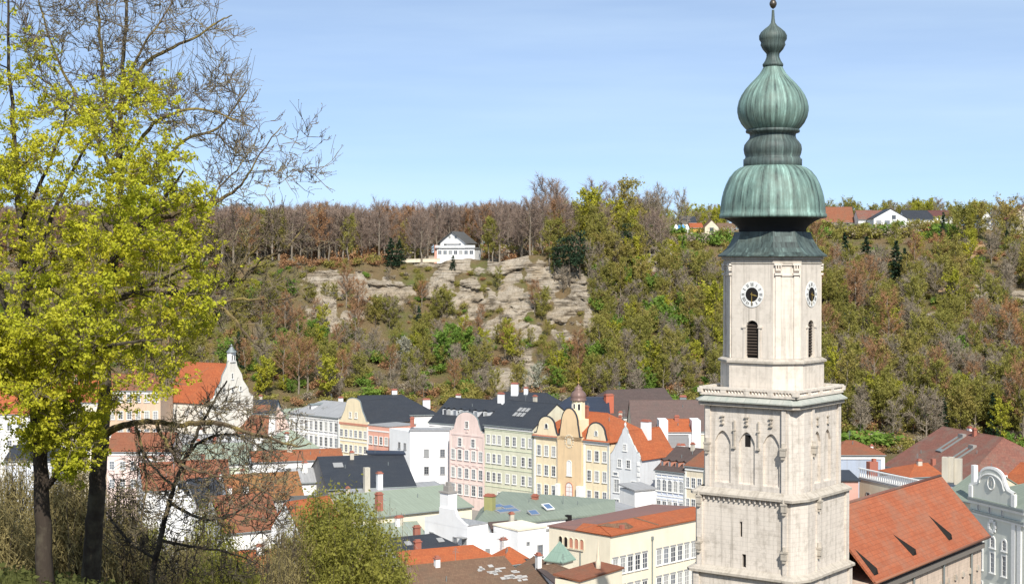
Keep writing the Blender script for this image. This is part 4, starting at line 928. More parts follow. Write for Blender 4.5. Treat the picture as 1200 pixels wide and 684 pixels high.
h = House('white house with a dark brown roof strip below the green roof', EP(580, 629, 8.6), EP(612, 626, 8.6), 4, 8.6, 10.4, W_lime, T_purple, group=G3, cornice=False)
h = House('tall white house with one window left of the school', EP(607, 622, 10.4), EP(640, 617.5, 10.4), 6, 10.4, 10.5, W_lime, W_cream, kind='flat', group=G3, ov=.1)
h.rows([6.2], [.78], .8, 1.6, frame=M_grey_frame); h.rows([8.2], [.35], .3, .3, mull=(1, 1), frame=M_grey_frame, sill=False)
h = House('low house with a dark slate roof in front of the white gable', EP(466, 650, 8.4), EP(542, 645, 8.0), 7, 8.4, 10.1, W_white, T_slate, group=G3, cornice=False, hipB=3)
h.skylights([(.75, 2), (.25, 2)], w=1.0, l=1.0)
h = House('narrow house with a bright orange tiled roof', EP(474, 664, 8.6), EP(580, 654, 8.6), 6.4, 8.6, 10.0, W_white, T_orange, group=G3, cornice=False, hipB=2)
h = House('small house with an orange roof patch beside the parapet wall', EP(592, 661, 7.6), EP(622, 657, 7.6), 5, 7.6, 9.3, W_white, T_orange, group=G3, cornice=False, hipA=2, hipB=2)
rA, rB = P(440, 668, 12.2), P(590, 652.5, 12.2); nb = Vector(((rB - rA).y, -(rB - rA).x, 0)).normalized() * 13
h = House('large house with a weathered brown roof patched with pale tiles', (rA + nb).xy, (rB + nb).xy, 26, 7.2, 12.2, W_beige, T_brown, group=G3, cornice=False)
M_patch = plain('pale_patch_tiles', (.42, .40, .38), .8)
rs = random.Random(5)
for i in range(30):
    q = rs.uniform(0, 1); px = 563 + q * 46 + rs.uniform(-7, 7); py = 664 + q * 15 + rs.uniform(-5, 5)
    c, n = on_plane(px, py, h.W(0, 0, 7.2), h.W(h.L, 0, 7.2), h.W(h.L, 13, 12.2)); a = h.u; b_ = n.cross(a); w, l = rs.uniform(.4, 1.0), rs.uniform(.3, .6)
    k = MB(); k.prism([c + n * .19 + a * p * w / 2 + b_ * q_ * l / 2 for p, q_ in ((-1, -1), (1, -1), (1, 1), (-1, 1))], n * .03); k.build('tile_patch', M_patch, h.roof)
h = House('brown roofed lean-to right of the patched roof', EP(590, 676, 9.0), EP(648, 700, 9.0), 9, 9.0, 11.2, W_beige, T_brown, group=G3, cornice=False)
k = MB(); a, b_ = P(619, 655, 10.6), P(662, 690, 10.6); d = (b_ - a).normalized(); n = Vector((-d.y, d.x, 0)); k.prism([a + n * .25, b_ + n * .25, b_ - n * .25, a - n * .25], (0, 0, -3.2)); pw = k.build('parapet_wall', W_white); tag(pw, 'white parapet wall with a dark coping running down beside the brown roof', 'wall')
k = MB(); k.prism([a + n * .5, b_ + n * .5, b_ - n * .5, a - n * .5][::-1], (0, 0, .12)); k.build('coping', T_purple, pw)

# ---- the school
C, R_, L_ = P(715, 628, 14), P(836, 604.5, 14), P(635.6, 618, 14)
h = House('long cream school building with rows of paired windows and a brown and orange roof', C.xy, R_.xy, (L_ - C).length, 14, 15.3, W_cream, S_redbrown, name='school', cat='school', kind='none', cornice=False)
k = MB(); slab(k, [h.W(-.15, -.3, 14.0), h.W(h.L + .1, -.3, 14.0), h.W(h.L + .1, 3.6, 14.85), h.W(1.6, 3.6, 14.85)]); slab(k, [h.W(-.15, -.3, 14.0), h.W(1.6, 3.6, 14.85), h.W(1.6, h.D * .55, 14.75), h.W(-.15, h.D * .55, 14.0)]); h.roof = k.build('roof', T_orange, h.root)
k = MB(); slab(k, [h.W(1.6, 3.6, 14.85), h.W(h.L + .1, 3.6, 14.85), h.W(h.L + .1, h.D + .2, 14.35), h.W(-.15, h.D + .2, 14.0), h.W(-.15, h.D * .55, 14.0)]); k.build('upper_roof', S_redbrown, h.roof)
k = MB(); k.prism([h.W(0.02, t_, z_) for t_, z_ in ((0, 13.9), (h.D, 13.9), (h.D, 14.0), (0, 14.0))], h.u * .2); k.build('eave', W_cream, h.wall)
for i in range(14):
    xx = .045 + i * .068
    if 4.9 < i < 5.9: continue
    for z in (8.8, 5.0, 1.2): window(h.root, h.W(xx * h.L, 0, z), h.ang, 1.0, 2.0, mull=(2, 3), border=.1)
    k = MB(); k.box(h.W(xx * h.L, -.06, 10.9), (1.15, .14, .22), h.ang); k.box(h.W(xx * h.L, -.06, 7.1), (1.15, .14, .22), h.ang); k.build('shutter_box', M_grey_frame, h.wall)
for i in range(5):
    window(h.root, h.W(0, h.D * (.80 - i * .088) - .0, 11.6), h.ang - math.pi / 2, .62, 1.35, arch=.31, mull=(1, 1), border=.06, sill=False, pane=(M_hole if i < 2 else W_rust), frame=W_beige)
k = MB(); k.box(h.W(-.08, h.D * .63, 11.4), (.2, 4.6, .12), h.ang); k.build('sill', W_beige, h.wall)
for s_, t_ in ((.385, -.12),):
    k = MB(); k.tube([h.W(s_ * h.L, t_, 12.6), h.W(s_ * h.L, t_, 0)], .09, 6); k.box(h.W(s_ * h.L, t_, 12.4), (.3, .24, .5), h.ang); k.build('downpipe', M_lead, h.wall)
k = MB(); k.tube([h.W(-.12, h.D * .47, 11.3), h.W(-.12, h.D * .47, 3)], .08, 6); k.build('downpipe', M_lead, h.wall)
q0 = h.W(.16 * h.L, 1.2, 14.2); k = MB()                                   # brown wedge dormer on the orange slope
k.face([h.W(.04 * h.L, 3.2, 14.98), h.W(.19 * h.L, .5, 14.35), h.W(.19 * h.L, .9, 15.25)]); k.face([h.W(.19 * h.L, .5, 14.35), h.W(.27 * h.L, .9, 14.4), h.W(.19 * h.L, .9, 15.25)]); k.face([h.W(.04 * h.L, 3.2, 14.98), h.W(.19 * h.L, .9, 15.25), h.W(.27 * h.L, .9, 14.4), h.W(.24 * h.L, 3.5, 14.95)]); k.build('dormer', T_brown, h.roof)
k = MB(); k.box(h.W(.155 * h.L, .9, 14.2), (.5, .5, .8), h.ang); k.build('chimney', W_brick, h.roof)
for x in (.45,):
    k = MB(); k.tube([h.W(x * h.L, .0, 14.25), h.W(x * h.L - 1.2, 3.5, 15.02)], .12, 5); k.build('roof_ridge', T_brown, h.roof)
# turret with a teal pyramid roof
c = Q(656, 660, 199); z1 = 11.75; tw = thing('turret', 'small cream turret with a teal pyramid roof in front of the school', 'turret', (c.x, c.y, 0)); ang = -.62
k = MB(); k.box((c.x, c.y, 0), (2.5, 2.5, z1), ang); k.build('wall', W_cream, tw)
k = MB(); base = [c.xy.to_3d() + Vector((math.cos(ang + q) * 2.15, math.sin(ang + q) * 2.15, z1)) for q in (math.pi * 1.25, math.pi * 1.75, math.pi * .25, math.pi * .75)]; ap = Vector((c.x, c.y, z1 + 2.4))
for i in range(4): k.face([base[i], base[(i + 1) % 4], ap])
k.face(base[::-1]); k.prism(base, (0, 0, -.15)); k.build('roof', sheet('teal_copper', (.26, .37, .30), (.19, .27, .22)), tw)
# low front wing of the school with finial
C2, R2, L2 = P(679, 681, 12), P(729, 666, 12), P(650, 677, 12)
h = House('low cream front wing of the school with a flat brown roof', C2.xy, R2.xy, (L2 - C2).length, 12, 12.35, W_cream, T_rust, kind='flat', ov=.2)
h.rows([8.9], [.86], .5, 1.0, mull=(1, 1), frame=M_grey_frame)
c = Q(701, 668, 190); k = MB(); k.lathe(c, [(.3, 12.2), (.34, 13.2), (.2, 13.5), (.22, 13.9), (.05, 15.5), (.0, 16.2)], 8); k.box((c.x, c.y, 12.0), (.8, .8, .3)); k.build('finial', W_beige, h.roof)
k = MB(); c = P(763, 583, 11); k.box((0, 0, 0), (.01, .01, .01))
h = House('small yellow and grey roofed house wedged behind the school', EP(720, 600, 9.6), EP(743, 596, 9.6), 6, 9.6, 10.4, W_yellow, S_grey, kind='flat', group=G3, ov=.4)

# ---- right of the tower
G4 = 'houses right of the church tower'
h = House('blue grey house with white corner quoins and a low orange roof', Q(980, 535, 279).xy, Q(1036, 531.5, 279).xy, 12, 15.4, 17.2, W_bluegrey, T_rust, group=G4, hipA=3, hipB=4)
h.pil((.975,), 6, 15, .7); h.chim(.98, 9, 15, 16, .5)
h = House('salmon pink house tucked between the tower and the white balustrade', Q(982, 563, 252).xy, Q(1006, 564, 252).xy, 8, 14.4, 15.0, W_salmon, T_slate, kind='flat', group=G4, ov=.3)
A, B = P(1007, 561, 14), P(1076, 576, 14)
h = House('cream house with a white balustrade round its roof terrace', A.xy, B.xy, 9, 14, 14.1, W_beige, S_grey, kind='flat', group=G4, ov=.12)
k = MB(); k.box(h.W(h.L / 2, 0, 14.3), (h.L, .3, .2), h.ang); k.box(h.W(h.L / 2, 0, 15.75), (h.L + .2, .42, .18), h.ang)
for i in range(27): k.lathe(h.W(h.L * (i + .5) / 27, 0, 0), [(.09, 14.48), (.13, 14.8), (.06, 15.3), (.1, 15.76)], 6)
k.build('balustrade', M_frame, h.root); h.rows([10.4], [.16, .62], .8, 1.6, frame=M_grey_frame)
k = MB(); c = Q(1022, 556, 262); k.box((c.x, c.y, 12), (1.6, 1.2, 4.4), .3); k.box((c.x + .3, c.y, 16.4), (.6, .6, .5), .3); k.build('chimney', W_brick, h.roof)
h = House('low house with a bright orange roof in front of the big red roof', EP(1066, 559, 14.6), EP(1105, 557, 14.6), 9, 14.6, 16.0, W_cream, T_orange, group=G4, hipA=4, cornice=False)
for px, y0, y1, w, m_ in ((1108, 535, 560, 1.0, W_concrete), (1114, 535, 560, 1.0, W_concrete), (1123, 537, 563, 1.1, W_concrete)): chim_at(h.roof, px, y0, y1, 246, w, .9, m_, cap=None)
A = Vector((70.7, 291)); uu = Vector((.28, -.96)); B = A + uu * 26
h = House('house with a very large weathered red tiled roof at the foot of the hill', A, B, 25, 12, 18.8, W_white, T_red, group=G4, hipB=6, cornice=False, roof2=T_rust)
for x, t_ in ((.36, 8.2), (.62, 6.0)):
    sl = math.atan2(6.8, 12.5); c = h.W(x * h.L, t_, 12 + t_ * math.tan(sl)); b_ = h.n * math.cos(sl) + Vector((0, 0, math.sin(sl))); n = h.u.cross(b_); k = MB()
    for sx in (-.8, .8): k.prism([c + h.u * (sx + p) + b_ * q + n * .18 for p, q in ((-.1, -2.6), (.1, -2.6), (.1, 2.6), (-.1, 2.6))], n * .25)
    k.prism([c + h.u * p + b_ * q + n * .18 for p, q in ((-.7, -2.6), (.7, -2.6), (.7, -1.9), (-.7, -1.9))], n * .3); k.build('roof_hatch', M_lead, h.roof)
    k = MB(); k.box(h.W(x * h.L, t_ + 2.6, 12 + (t_ + 2.6) * math.tan(sl)), (1.6, .8, .7), h.ang); k.build('chimney', W_dark, h.roof)
k = MB(); q = h.W(h.L * .5, 2.5, 13); k.box(q, (.7, .7, 1.7), h.ang); k.build('chimney', W_brick, h.roof)
h = House('house with a bright orange roof behind the grey stucco front', Q(1158, 556, 236).xy, Q(1225, 572, 226).xy, 14, 14.5, 19.0, W_white, T_orange, group=G4, cornice=False)
h.chim(.02, 3, 14, 17.6, 1.0)
# grey green stucco front
h = House('house with a low green sheet roof between the church nave and the stucco front', Q(1106, 588, 232).xy, Q(1142, 584, 226).xy, 12, 15.0, 18.2, W_beige, S_green, group=G4, cornice=False)
A, B = P(1137, 582, 18), P(1189, 594.5, 18); d = (B - A).normalized(); 
h = House('grey green stucco house with a curved gable and white ornament at the right edge', A.xy, (B + d * 2.4).xy, 16, 18, 20.6, W_rococo, S_green, group=G4, ov=.2, hipA=5, cornice=False)
wf = B - A; Lf = wf.to_2d().length / h.L
pts = [(0, 17.5), (0, 19.6), (.1, 19.9), (.18, 20.1), (.22, 20.9)] + [(.5 - .27 * math.cos(math.pi * i / 12), 21.0 + 1.5 * math.sin(math.pi * i / 12)) for i in range(13)] + [(.8, 20.6), (.86, 20.0), (1, 19.7), (1, 17.5)]
k = MB(); k.prism([h.W(x * h.L * Lf, -.12, z) for x, z in pts][::-1], h.n * .5); gb = k.build('gable', W_rococo, h.root)
k = MB(); k.tube([h.W(x * h.L * Lf, .05, z + .12) for x, z in pts[1:-1]], .26, 4, smooth=False); k.build('coping', M_frame, gb)
k = MB(); k.tube([h.W(x * h.L * Lf, -.14, z - .7) for x, z in pts[5:-3]], .12, 4, smooth=False)
c = h.W(.5 * h.L * Lf, -.16, 20.6); k.tube([c + h.u * .75 * math.cos(a * math.pi / 8) + Vector((0, 0, .9 * math.sin(a * math.pi / 8))) for a in range(17)], .1, 4); k.build('stucco_ornament', M_frame, gb)
k = MB(); k.box(h.W(.5 * h.L * Lf, -.2, 20.25), (.3, .1, .7), h.ang); k.build('oval_window', M_pane, gb)
for z, dd, hh, m_ in ((17.7, .5, .35, M_lead), (17.35, .34, .35, M_frame), (16.1, .4, .3, M_lead), (15.85, .3, .25, M_frame)): h.band(z, hh, m_, dd)
h.pil((.03, .13 * 0 + .8, .9), 0, 15.9, .8, M_frame, .22); h.pil((.03, .8), 18.1, 19.7, .8, M_frame, .3)
for x in (.1, .36, .64): h.rows([16.5], [x * Lf + .08], .45, .8, mull=(1, 1), frame=M_frame, sill=False, border=.06)
h.rows([12.0], [.2, .42, .63], .75, 1.3, arch=.37, border=.25); h.rows([8.6], [.2, .42, .63], .75, 2.6, border=.22, mull=(2, 4)); h.rows([4.0], [.2, .42, .63], .75, 2.8, border=.22, mull=(2, 4))
c = h.W(.42 * h.L, -.12, 14.8); k = MB()
for i in range(9):
    a = i / 9 * 2 * math.pi; k.box(c + h.u * .7 * math.cos(a) + Vector((0, 0, .75 * math.sin(a) - .2)), (.45, .16, .45), h.ang)
k.build('stucco_ornament', M_frame, h.wall)
h.rows([13.5, 9.5, 5], [.3, .6], .9, 1.8, side='left')
k = MB(); c = Q(1142, 556, 226); k.box((c.x, c.y, 15.5), (.7, .7, 5.0), h.ang); k.build('chimney', W_white, h.roof)

# ---- the old quarter behind the bare twigs on the left
G5 = 'old houses on the left behind the trees'
A, B = Q(218, 459, 345), Q(266, 460, 345)
c0 = Q(250, 470, 352)
h = House('white church with a steep orange roof and a small bell turret on its gable', Q(247, 461, 338).xy, Q(296.5, 455, 350).xy, 14, 19.5, 27.6, PL('church_white', (.78, .74, .66)), T_orange, kind='perp', group=G5, cat='church', name='church', cornice=False, gable=[(0, 18.5), (0, 20.1), (.1, 20.6), (.12, 22), (.25, 24), (.27, 25.2), (.38, 27.2), (.4, 28.3), (.6, 28.3), (.62, 27.2), (.73, 25.2), (.75, 24), (.88, 22), (.9, 20.6), (1, 20.1), (1, 18.5)])
k = MB(); c = h.W(.5 * h.L, .2, 28.2); k.box(c, (1.7, 1.0, 2.2), h.ang); bt = k.build('bell_turret', W_white, h.root)
for sx in (-.4, .4): window(bt, h.W(.5 * h.L + sx, -.32, 28.7), h.ang, .4, 1.1, arch=.2, mull=(1, 1), border=.06, sill=False, pane=M_hole)
k = MB(); k.lathe((c.x, c.y), [(1.2, 30.402), (1.0, 30.7), (.5, 31.2), (.1, 32.2)], 12); k.build('turret_roof', M_lead, bt)
h.rows([21.6], [.3, .5, .7], .6, .9, mull=(1, 1)); h.rows([24.4], [.5], .5, 1.2, mull=(1, 1)); h.rows([18.2], fr(4, .15, .85), .6, .8, mull=(1, 1)); h.rows([16.5], fr(3, .2, .8), .7, 1.2, side='left')
h = House('long building with a rust red tiled roof behind the twigs', EP(195, 510, 11.8), EP(313, 509, 11.8), 15, 11.8, 17.6, W_white, T_rust, group=G5)
h = House('house with a small black roof in front of the stepped white gable', Q(258, 484, 350).xy, Q(322, 483, 350).xy, 10, 16.0, 18.6, W_white, T_slate, group=G5)
h = House('low white building with small windows under the long rust red roof', EP(196, 519, 11), EP(290, 520, 11), 6, 11, 12.6, W_white, S_grey, group=G5); h.rows([8.4], fr(8), .8, 1.3); h.dormer(.75, 1, 2.2, 1.0, S_grey, W_white)
h = House('pale green house with a light green sheet roof', EP(215, 546, 9.6), EP(300, 542, 9.6), 12, 9.6, 13.0, W_palegreen, S_green2, group=G5); h.rows([6.3], fr(6), .8, 1.4)
h = House('peach coloured house behind the thick trunk', Q(115, 458, 330).xy, Q(188, 460, 330).xy, 12, 23, 26, PL('dull_peach_plaster', (.60, .45, .33)), T_rust, group=G5); h.rows([20.5, 16.8, 13, 9.5], fr(7), .9, 1.6)
h = House('pinkish white house with a brown roof left of the green house', Q(125, 512, 300).xy, Q(200, 512, 300).xy, 10, 13.5, 16.5, W_ornate, T_rust, group=G5); h.rows([10, 6.5], fr(6), .9, 1.5)
h = House('orange roofed house at the left edge of the town', Q(-20, 481, 310).xy, Q(42, 480, 310).xy, 12, 20, 25.5, W_white, T_orange, group=G5); h.rows([16.5, 13, 9], fr(5), .9, 1.5)
h = House('white house with pale shutters below the orange roof at the left', Q(5, 503, 270).xy, Q(60, 505, 270).xy, 10, 15.5, 17.5, PL('bluish_white', (.70, .73, .80)), T_slate, group=G5); h.rows([12, 8.5], fr(4), .9, 1.6)
h = House('cream house between the trunks', Q(55, 470, 325).xy, Q(120, 472, 325).xy, 10, 21, 25, W_cream, T_orange, group=G5); h.rows([17, 13.5, 10], fr(5), .9, 1.5)
h = House('small house with two red gabled roofs near the left twigs', EP(168, 574, 7.6), EP(206, 572, 7.6), 9, 7.6, 12.0, W_white, T_rust, group=G5)
h = House('house with a rust red roof below the green house', EP(206, 562, 9), EP(268, 560, 9), 8, 9, 12, W_white, T_rust, group=G5); h.rows([5.5], fr(4), .8, 1.4)
h = House('white gabled house in front of the rust red roof', EP(184, 588, 7.2), EP(232, 590, 7.2), 9, 7.2, 10.5, W_lime, T_slate, kind='perp', group=G5, cornice=False); h.rows([4.5], [.3, .7], .8, 1.3)
h = House('house with a dark slate roof among the twigs', EP(232, 594, 7), EP(280, 590, 7), 11, 7, 11.2, W_white, T_slate, group=G5)
h = House('house with a mossy orange roof left of the white flecked gable', EP(268, 588, 8), EP(356, 583, 8), 10, 8, 12, W_white, tiles('mossy_orange_tiles', (.36, .15, .06), (.27, .12, .05), (.18, .14, .05), .7), group=G5, cornice=False)
h = House('long low house with an orange roof strip below the white stucco house', EP(296, 541, 10.6), EP(402, 537, 10.6), 6, 10.6, 12.2, W_white, tiles('dull_orange_tiles', (.36, .13, .06), (.28, .095, .045), (.17, .11, .07), .55), group=G5, cornice=False)
h = House('house with a small green copper roof under the pink stepped gable', EP(318, 527, 12), EP(372, 524, 12), 9, 12, 15.2, W_palegreen, S_green2, group=G5, hipA=4, hipB=4, cornice=False); h.chim(.4, 2, 12, 15, .8)
h = House('house with an orange brown roof beside the white gable end', EP(262, 624, 6.5), EP(330, 618, 6.5), 12, 6.5, 11.5, W_white, T_rust, group=G5, cornice=False)
h = House('little house with a white gable end facing the olive bush', EP(318, 628, 7), EP(352, 634, 7), 9, 8.4, 12.6, W_lime, T_orange, kind='perp', group=G5, cornice=False)
h = House('house with a faded orange roof low in the garden', EP(272, 690, 6), EP(345, 684, 6), 10, 6, 10, W_white, T_orange, group=G5, cornice=False)
h = House('house with a pale grey roof behind the orange mossy roof', EP(330, 566, 9.4), EP(420, 562, 9.4), 8, 9.4, 11.4, W_white, S_grey, group=G5, cornice=False); h.rows([6], fr(6), .9, 1.5)
h = House('white house with many small windows above the olive bush', EP(345, 600, 8), EP(430, 596, 8), 8, 8, 10, W_lime, T_grey, group=G5, cornice=False); h.rows([5], fr(6), .9, 1.4)

# ---- chimneys, pipes and aerials on the roofs that have none yet
rc = random.Random(4)
for h in ALL_H:
    if h.kind != 'par' or h.root.get('category') == 'school': continue
    if h.nch == 0:
        for _ in range(rc.choice((1, 1, 2))):
            x = rc.uniform(.25 + h.hip[0] / h.L * .6, .8 - h.hip[1] / h.L * .6); sd_ = rc.choice((-1, 1)); t_ = h.rt_ + sd_ * rc.uniform(.4, 1.6)
            h.chim(x, t_, h.zr - 1.6, h.zr + rc.uniform(.6, 1.3), rc.uniform(.6, 1.0), .6, rc.choice((W_white, W_brick, W_concrete, W_white)))
    if rc.random() < .5:
        x = rc.uniform(.3, .7); c = h.W(x * h.L, h.rt_, h.zr); k = MB(); k.tube([c, c + Vector((0, 0, 1.9))], .035, 4)
        for j in range(4): k.box((c.x, c.y, c.z + 1.2 + j * .2), (.9 - j * .15, .03, .03), h.ang)
        k.build('aerial', M_lead, h.roof)
    if h.root.get('group') == G:
        k = MB(); k.tube([h.W(h.L * .99, -.14, h.ze - .3), h.W(h.L * .99, -.14, .4)], .075, 5); k.build('downpipe', M_lead, h.wall)
    for _ in range(rc.choice((0, 1, 2))):
        x, f = rc.uniform(.2, .8), rc.uniform(.35, .8); c = h.W(x * h.L, h.rt_ * f, h.ze + (h.zr - h.ze) * f); k = MB(); k.tube([c, c + Vector((0, 0, .8))], .07, 5); k.build('vent_pipe', M_lead, h.roof)
# ---- houses on the hill
def gz(px, py):                        # ground point on the hill
    return on_ground(px, py)
G6 = 'houses on top of the hill'
zt = lambda py, Y: Q(0, py, Y).z
A, B = Q(512, 300, 531), Q(556, 300, 527); z0 = zt(305, 532) - 1.5
h = House('white villa with a grey gabled roof and glazed veranda on top of the cliff', A.xy, B.xy, 7, zt(291.5, 531), zt(291, 531), W_lime, S_grey, kind='flat', z0=z0, cat='villa', name='villa', ov=.3, cornice=False)
h.rows([zt(298, 531)], fr(7, .08, .92), 1.25, 1.3, frame=M_frame, mull=(2, 1), sill=False)
A2, B2 = Q(516, 285, 536), Q(545, 285, 533); u2 = (B2 - A2); u2.z = 0; L2 = u2.length; u2.normalize(); n2_ = Vector((-u2.y, u2.x, 0)); an2 = math.atan2(u2.y, u2.x); zE2, zR2 = zt(284, 536), zt(271.5, 536)
q = lambda a, b, z: Vector((A2.x, A2.y, 0)) + u2 * a + n2_ * b + Vector((0, 0, z))
k = MB(); k.prism([q(0, 0, z0), q(L2, 0, z0), q(L2, 0, zE2), q(L2 / 2, 0, zR2 - .1), q(0, 0, zE2)][::-1], n2_ * 10); up = k.build('upper_storey', W_lime, h.root)
k = MB(); slab(k, [q(-.8, -.9, zE2 - .5), q(-.8, 10.5, zE2 - .5), q(L2 / 2, 10.5, zR2), q(L2 / 2, -.9, zR2)]); slab(k, [q(L2 + .8, -.9, zE2 - .5), q(L2 + .8, 10.5, zE2 - .5), q(L2 / 2, 10.5, zR2), q(L2 / 2, -.9, zR2)]); k.build('upper_roof', T_grey, up)
for x in (.2, .8): window(up, q(L2 * x, 0, zE2 - 1.9), an2, .9, 1.6, mull=(1, 1), border=.08)
for x in (.38, .62): window(up, q(L2 * x, 0, zR2 - 2.5), an2, .8, 1.0, mull=(1, 1), border=.08)
k = MB(); c = q(L2 / 2, -.5, zE2 - .5); k.box(c, (L2 * .6, 1.0, .8), an2); k.build('balcony', W_white, up)
k = MB(); k.box(h.W(-.6, 1, z0), (.9, 1.2, zt(287, 532) - z0), h.ang); k.build('chimney', W_coral, h.root)
k = MB(); k.box(h.W(h.L * .5, -.55, zt(290.5, 532)), (h.L + .8, .08, .9), h.ang); k.build('railing', W_grey, h.root)
p0 = gz(470, 305); k = MB(); a, b_ = Q(470, 304, 524), Q(516, 303, 526); d = (b_ - a).normalized(); n = Vector((-d.y, d.x, 0)); k.prism([a - n * .2, b_ - n * .2, b_ + n * .2, a + n * .2][::-1], (0, 0, -1.1)); k.prism([a - n * .3, b_ - n * .3, b_ + n * .3, a + n * .3], (0, 0, .15)); tag(k.build('garden_wall', W_beige), 'pale garden wall left of the white villa on the cliff', 'wall')
def hill_house(label, x0, x1, ye, yr, yb, Y, wall, roof, kind='par', depth=10, wins=3, **kw):
    A, B = Q(x0, ye, Y), Q(x1, ye, Y); z0 = min(zt(yb, Y), float(hill_z(A.x, Y)) ) - 2.0
    h = House(label, A.xy, B.xy, depth, zt(ye, Y), zt(yr, Y + (depth / 2 if kind == 'par' else 0)), wall, roof, kind=kind, z0=z0, group=G6, cornice=False, **kw)
    if wins: h.rows([zt(yb, Y) + .9], fr(wins, .2, .8), 1.3, 1.4, frame=M_grey_frame, mull=(2, 1), sill=False)
    return h
hill_house('house with a broad orange roof right of the copper dome', 962, 1001, 260, 243, 266, 625, W_beige, T_rust, wins=3)
hill_house('small white gabled house beside the broad orange roof on the hill', 1003, 1023, 256, 247, 264, 630, W_lime, T_slate, 'perp', wins=1)
hill_house('white hill house with a dark red roof', 1006, 1047, 257, 247, 268, 618, W_white, T_red, wins=3)
h = hill_house('white gabled house with large windows on the hill edge', 1024, 1063, 256, 245, 270, 606, W_lime, T_slate, 'perp', 11, 0); h.rows([zt(264, 606)], [.15, .4, .66], 2.1, 1.9, frame=M_frame, mull=(1, 1), sill=False); h.rows([zt(257, 606)], [.6], 1.6, 1.6, mull=(1, 1), frame=M_frame, sill=False)
hill_house('white house with a dark slate roof beside the large windowed house', 1060, 1096, 257, 247, 268, 616, W_lime, T_slate, wins=3, hipB=2)
hill_house('house with a maroon roof at the end of the hill row', 1087, 1116, 254, 247, 262, 634, W_white, tiles('maroon_tiles', (.16, .06, .055), (.12, .05, .045)), 'par', wins=2)
hill_house('little white cottage between the trees at the upper right', 1150, 1163, 255, 248, 266, 596, W_lime, T_slate, 'perp', 8, 1)
hill_house('beige house at the right edge of the hill', 1184, 1220, 256, 240, 268, 592, W_beige, T_rust, 'perp', 10, 2)
hill_house('beige gabled house left of the copper dome on the hill', 826, 842, 266, 258, 274, 585, W_beige, T_brown, 'perp', 10, 1)
hill_house('small dark roofed house above the blue pavilion', 798, 816, 261, 254, 268, 600, W_beige, T_slate, wins=0)
hill_house('pale house with a brown roof just left of the copper dome', 842, 862, 268, 262, 276, 590, W_cream, T_brown, wins=2)
hill_house('narrow house with an ochre wall beside the blue pavilion', 809, 824, 267, 262, 273, 590, PL('bright_ochre', (.66, .42, .10)), T_orange, wins=0)
c = Q(799, 271, 588); k0 = thing('pavilion', 'small bright blue and white pavilion at the hill edge left of the dome', 'pavilion', (c.x, c.y, c.z - 2))
k = MB()
for sx in (-2.0, 2.0):
    for sy in (-1.5, 1.5): k.box((c.x + sx, c.y + sy, c.z - 3), (.2, .2, 4.2))
k.build('post', M_frame, k0)
M_bl = plain('blue_canvas', (.10, .32, .70), .7)
for i, (dx, m_) in enumerate(((-2.2, M_frame), (-.9, M_bl), (.5, M_bl), (1.9, M_frame))):
    k = MB(); k.lathe((c.x + dx, c.y), [(1.0, c.z + .6), (.95, c.z + 1.3), (.5, c.z + 2.2), (.05, c.z + 2.7)], 10); k.lathe((c.x + dx, c.y), [(.9, c.z - 1.2), (.9, c.z + .6)], 10); k.build('canopy', m_, k0)
# ------------------------------------------------------------------ hill trees
F_olive = foliage('budding_leaves', (0.418, 0.302, 0.116), (0.244, 0.244, 0.058), (0.441, 0.383, 0.099))
F_yellow = foliage('yellow_green_leaves', (0.46, 0.42, 0.04), (0.34, 0.35, 0.045), (0.52, 0.47, 0.06))
F_green = foliage('fresh_green_leaves', (0.220, 0.325, 0.052), (0.139, 0.244, 0.046), (0.290, 0.383, 0.070))
F_brown = foliage('bare_twigs', (0.296, 0.215, 0.168), (0.244, 0.186, 0.157), (0.336, 0.244, 0.180), 0.1)
F_rust = foliage('rust_twigs', (0.383, 0.191, 0.087), (0.290, 0.162, 0.087), (0.418, 0.238, 0.116), 0.1)
F_dark = foliage('conifer_needles', (0.028, 0.055, 0.028), (0.02, 0.04, 0.022), (0.045, 0.075, 0.035), 0.15)
F_pale = foliage('pale_blossom', (0.42, 0.44, 0.33), (0.34, 0.33, 0.25), (0.50, 0.48, 0.40), 0.3)
F_grey = foliage('grey_twigs', (0.325, 0.273, 0.209), (0.267, 0.220, 0.168), (0.371, 0.313, 0.232), 0.1)
B_pale = bark('pale_bark', (0.26, 0.22, 0.175), (0.19, 0.16, 0.12), 4); B_dark = bark('dark_bark', (0.10, 0.08, 0.06), (0.14, 0.115, 0.085), 4)

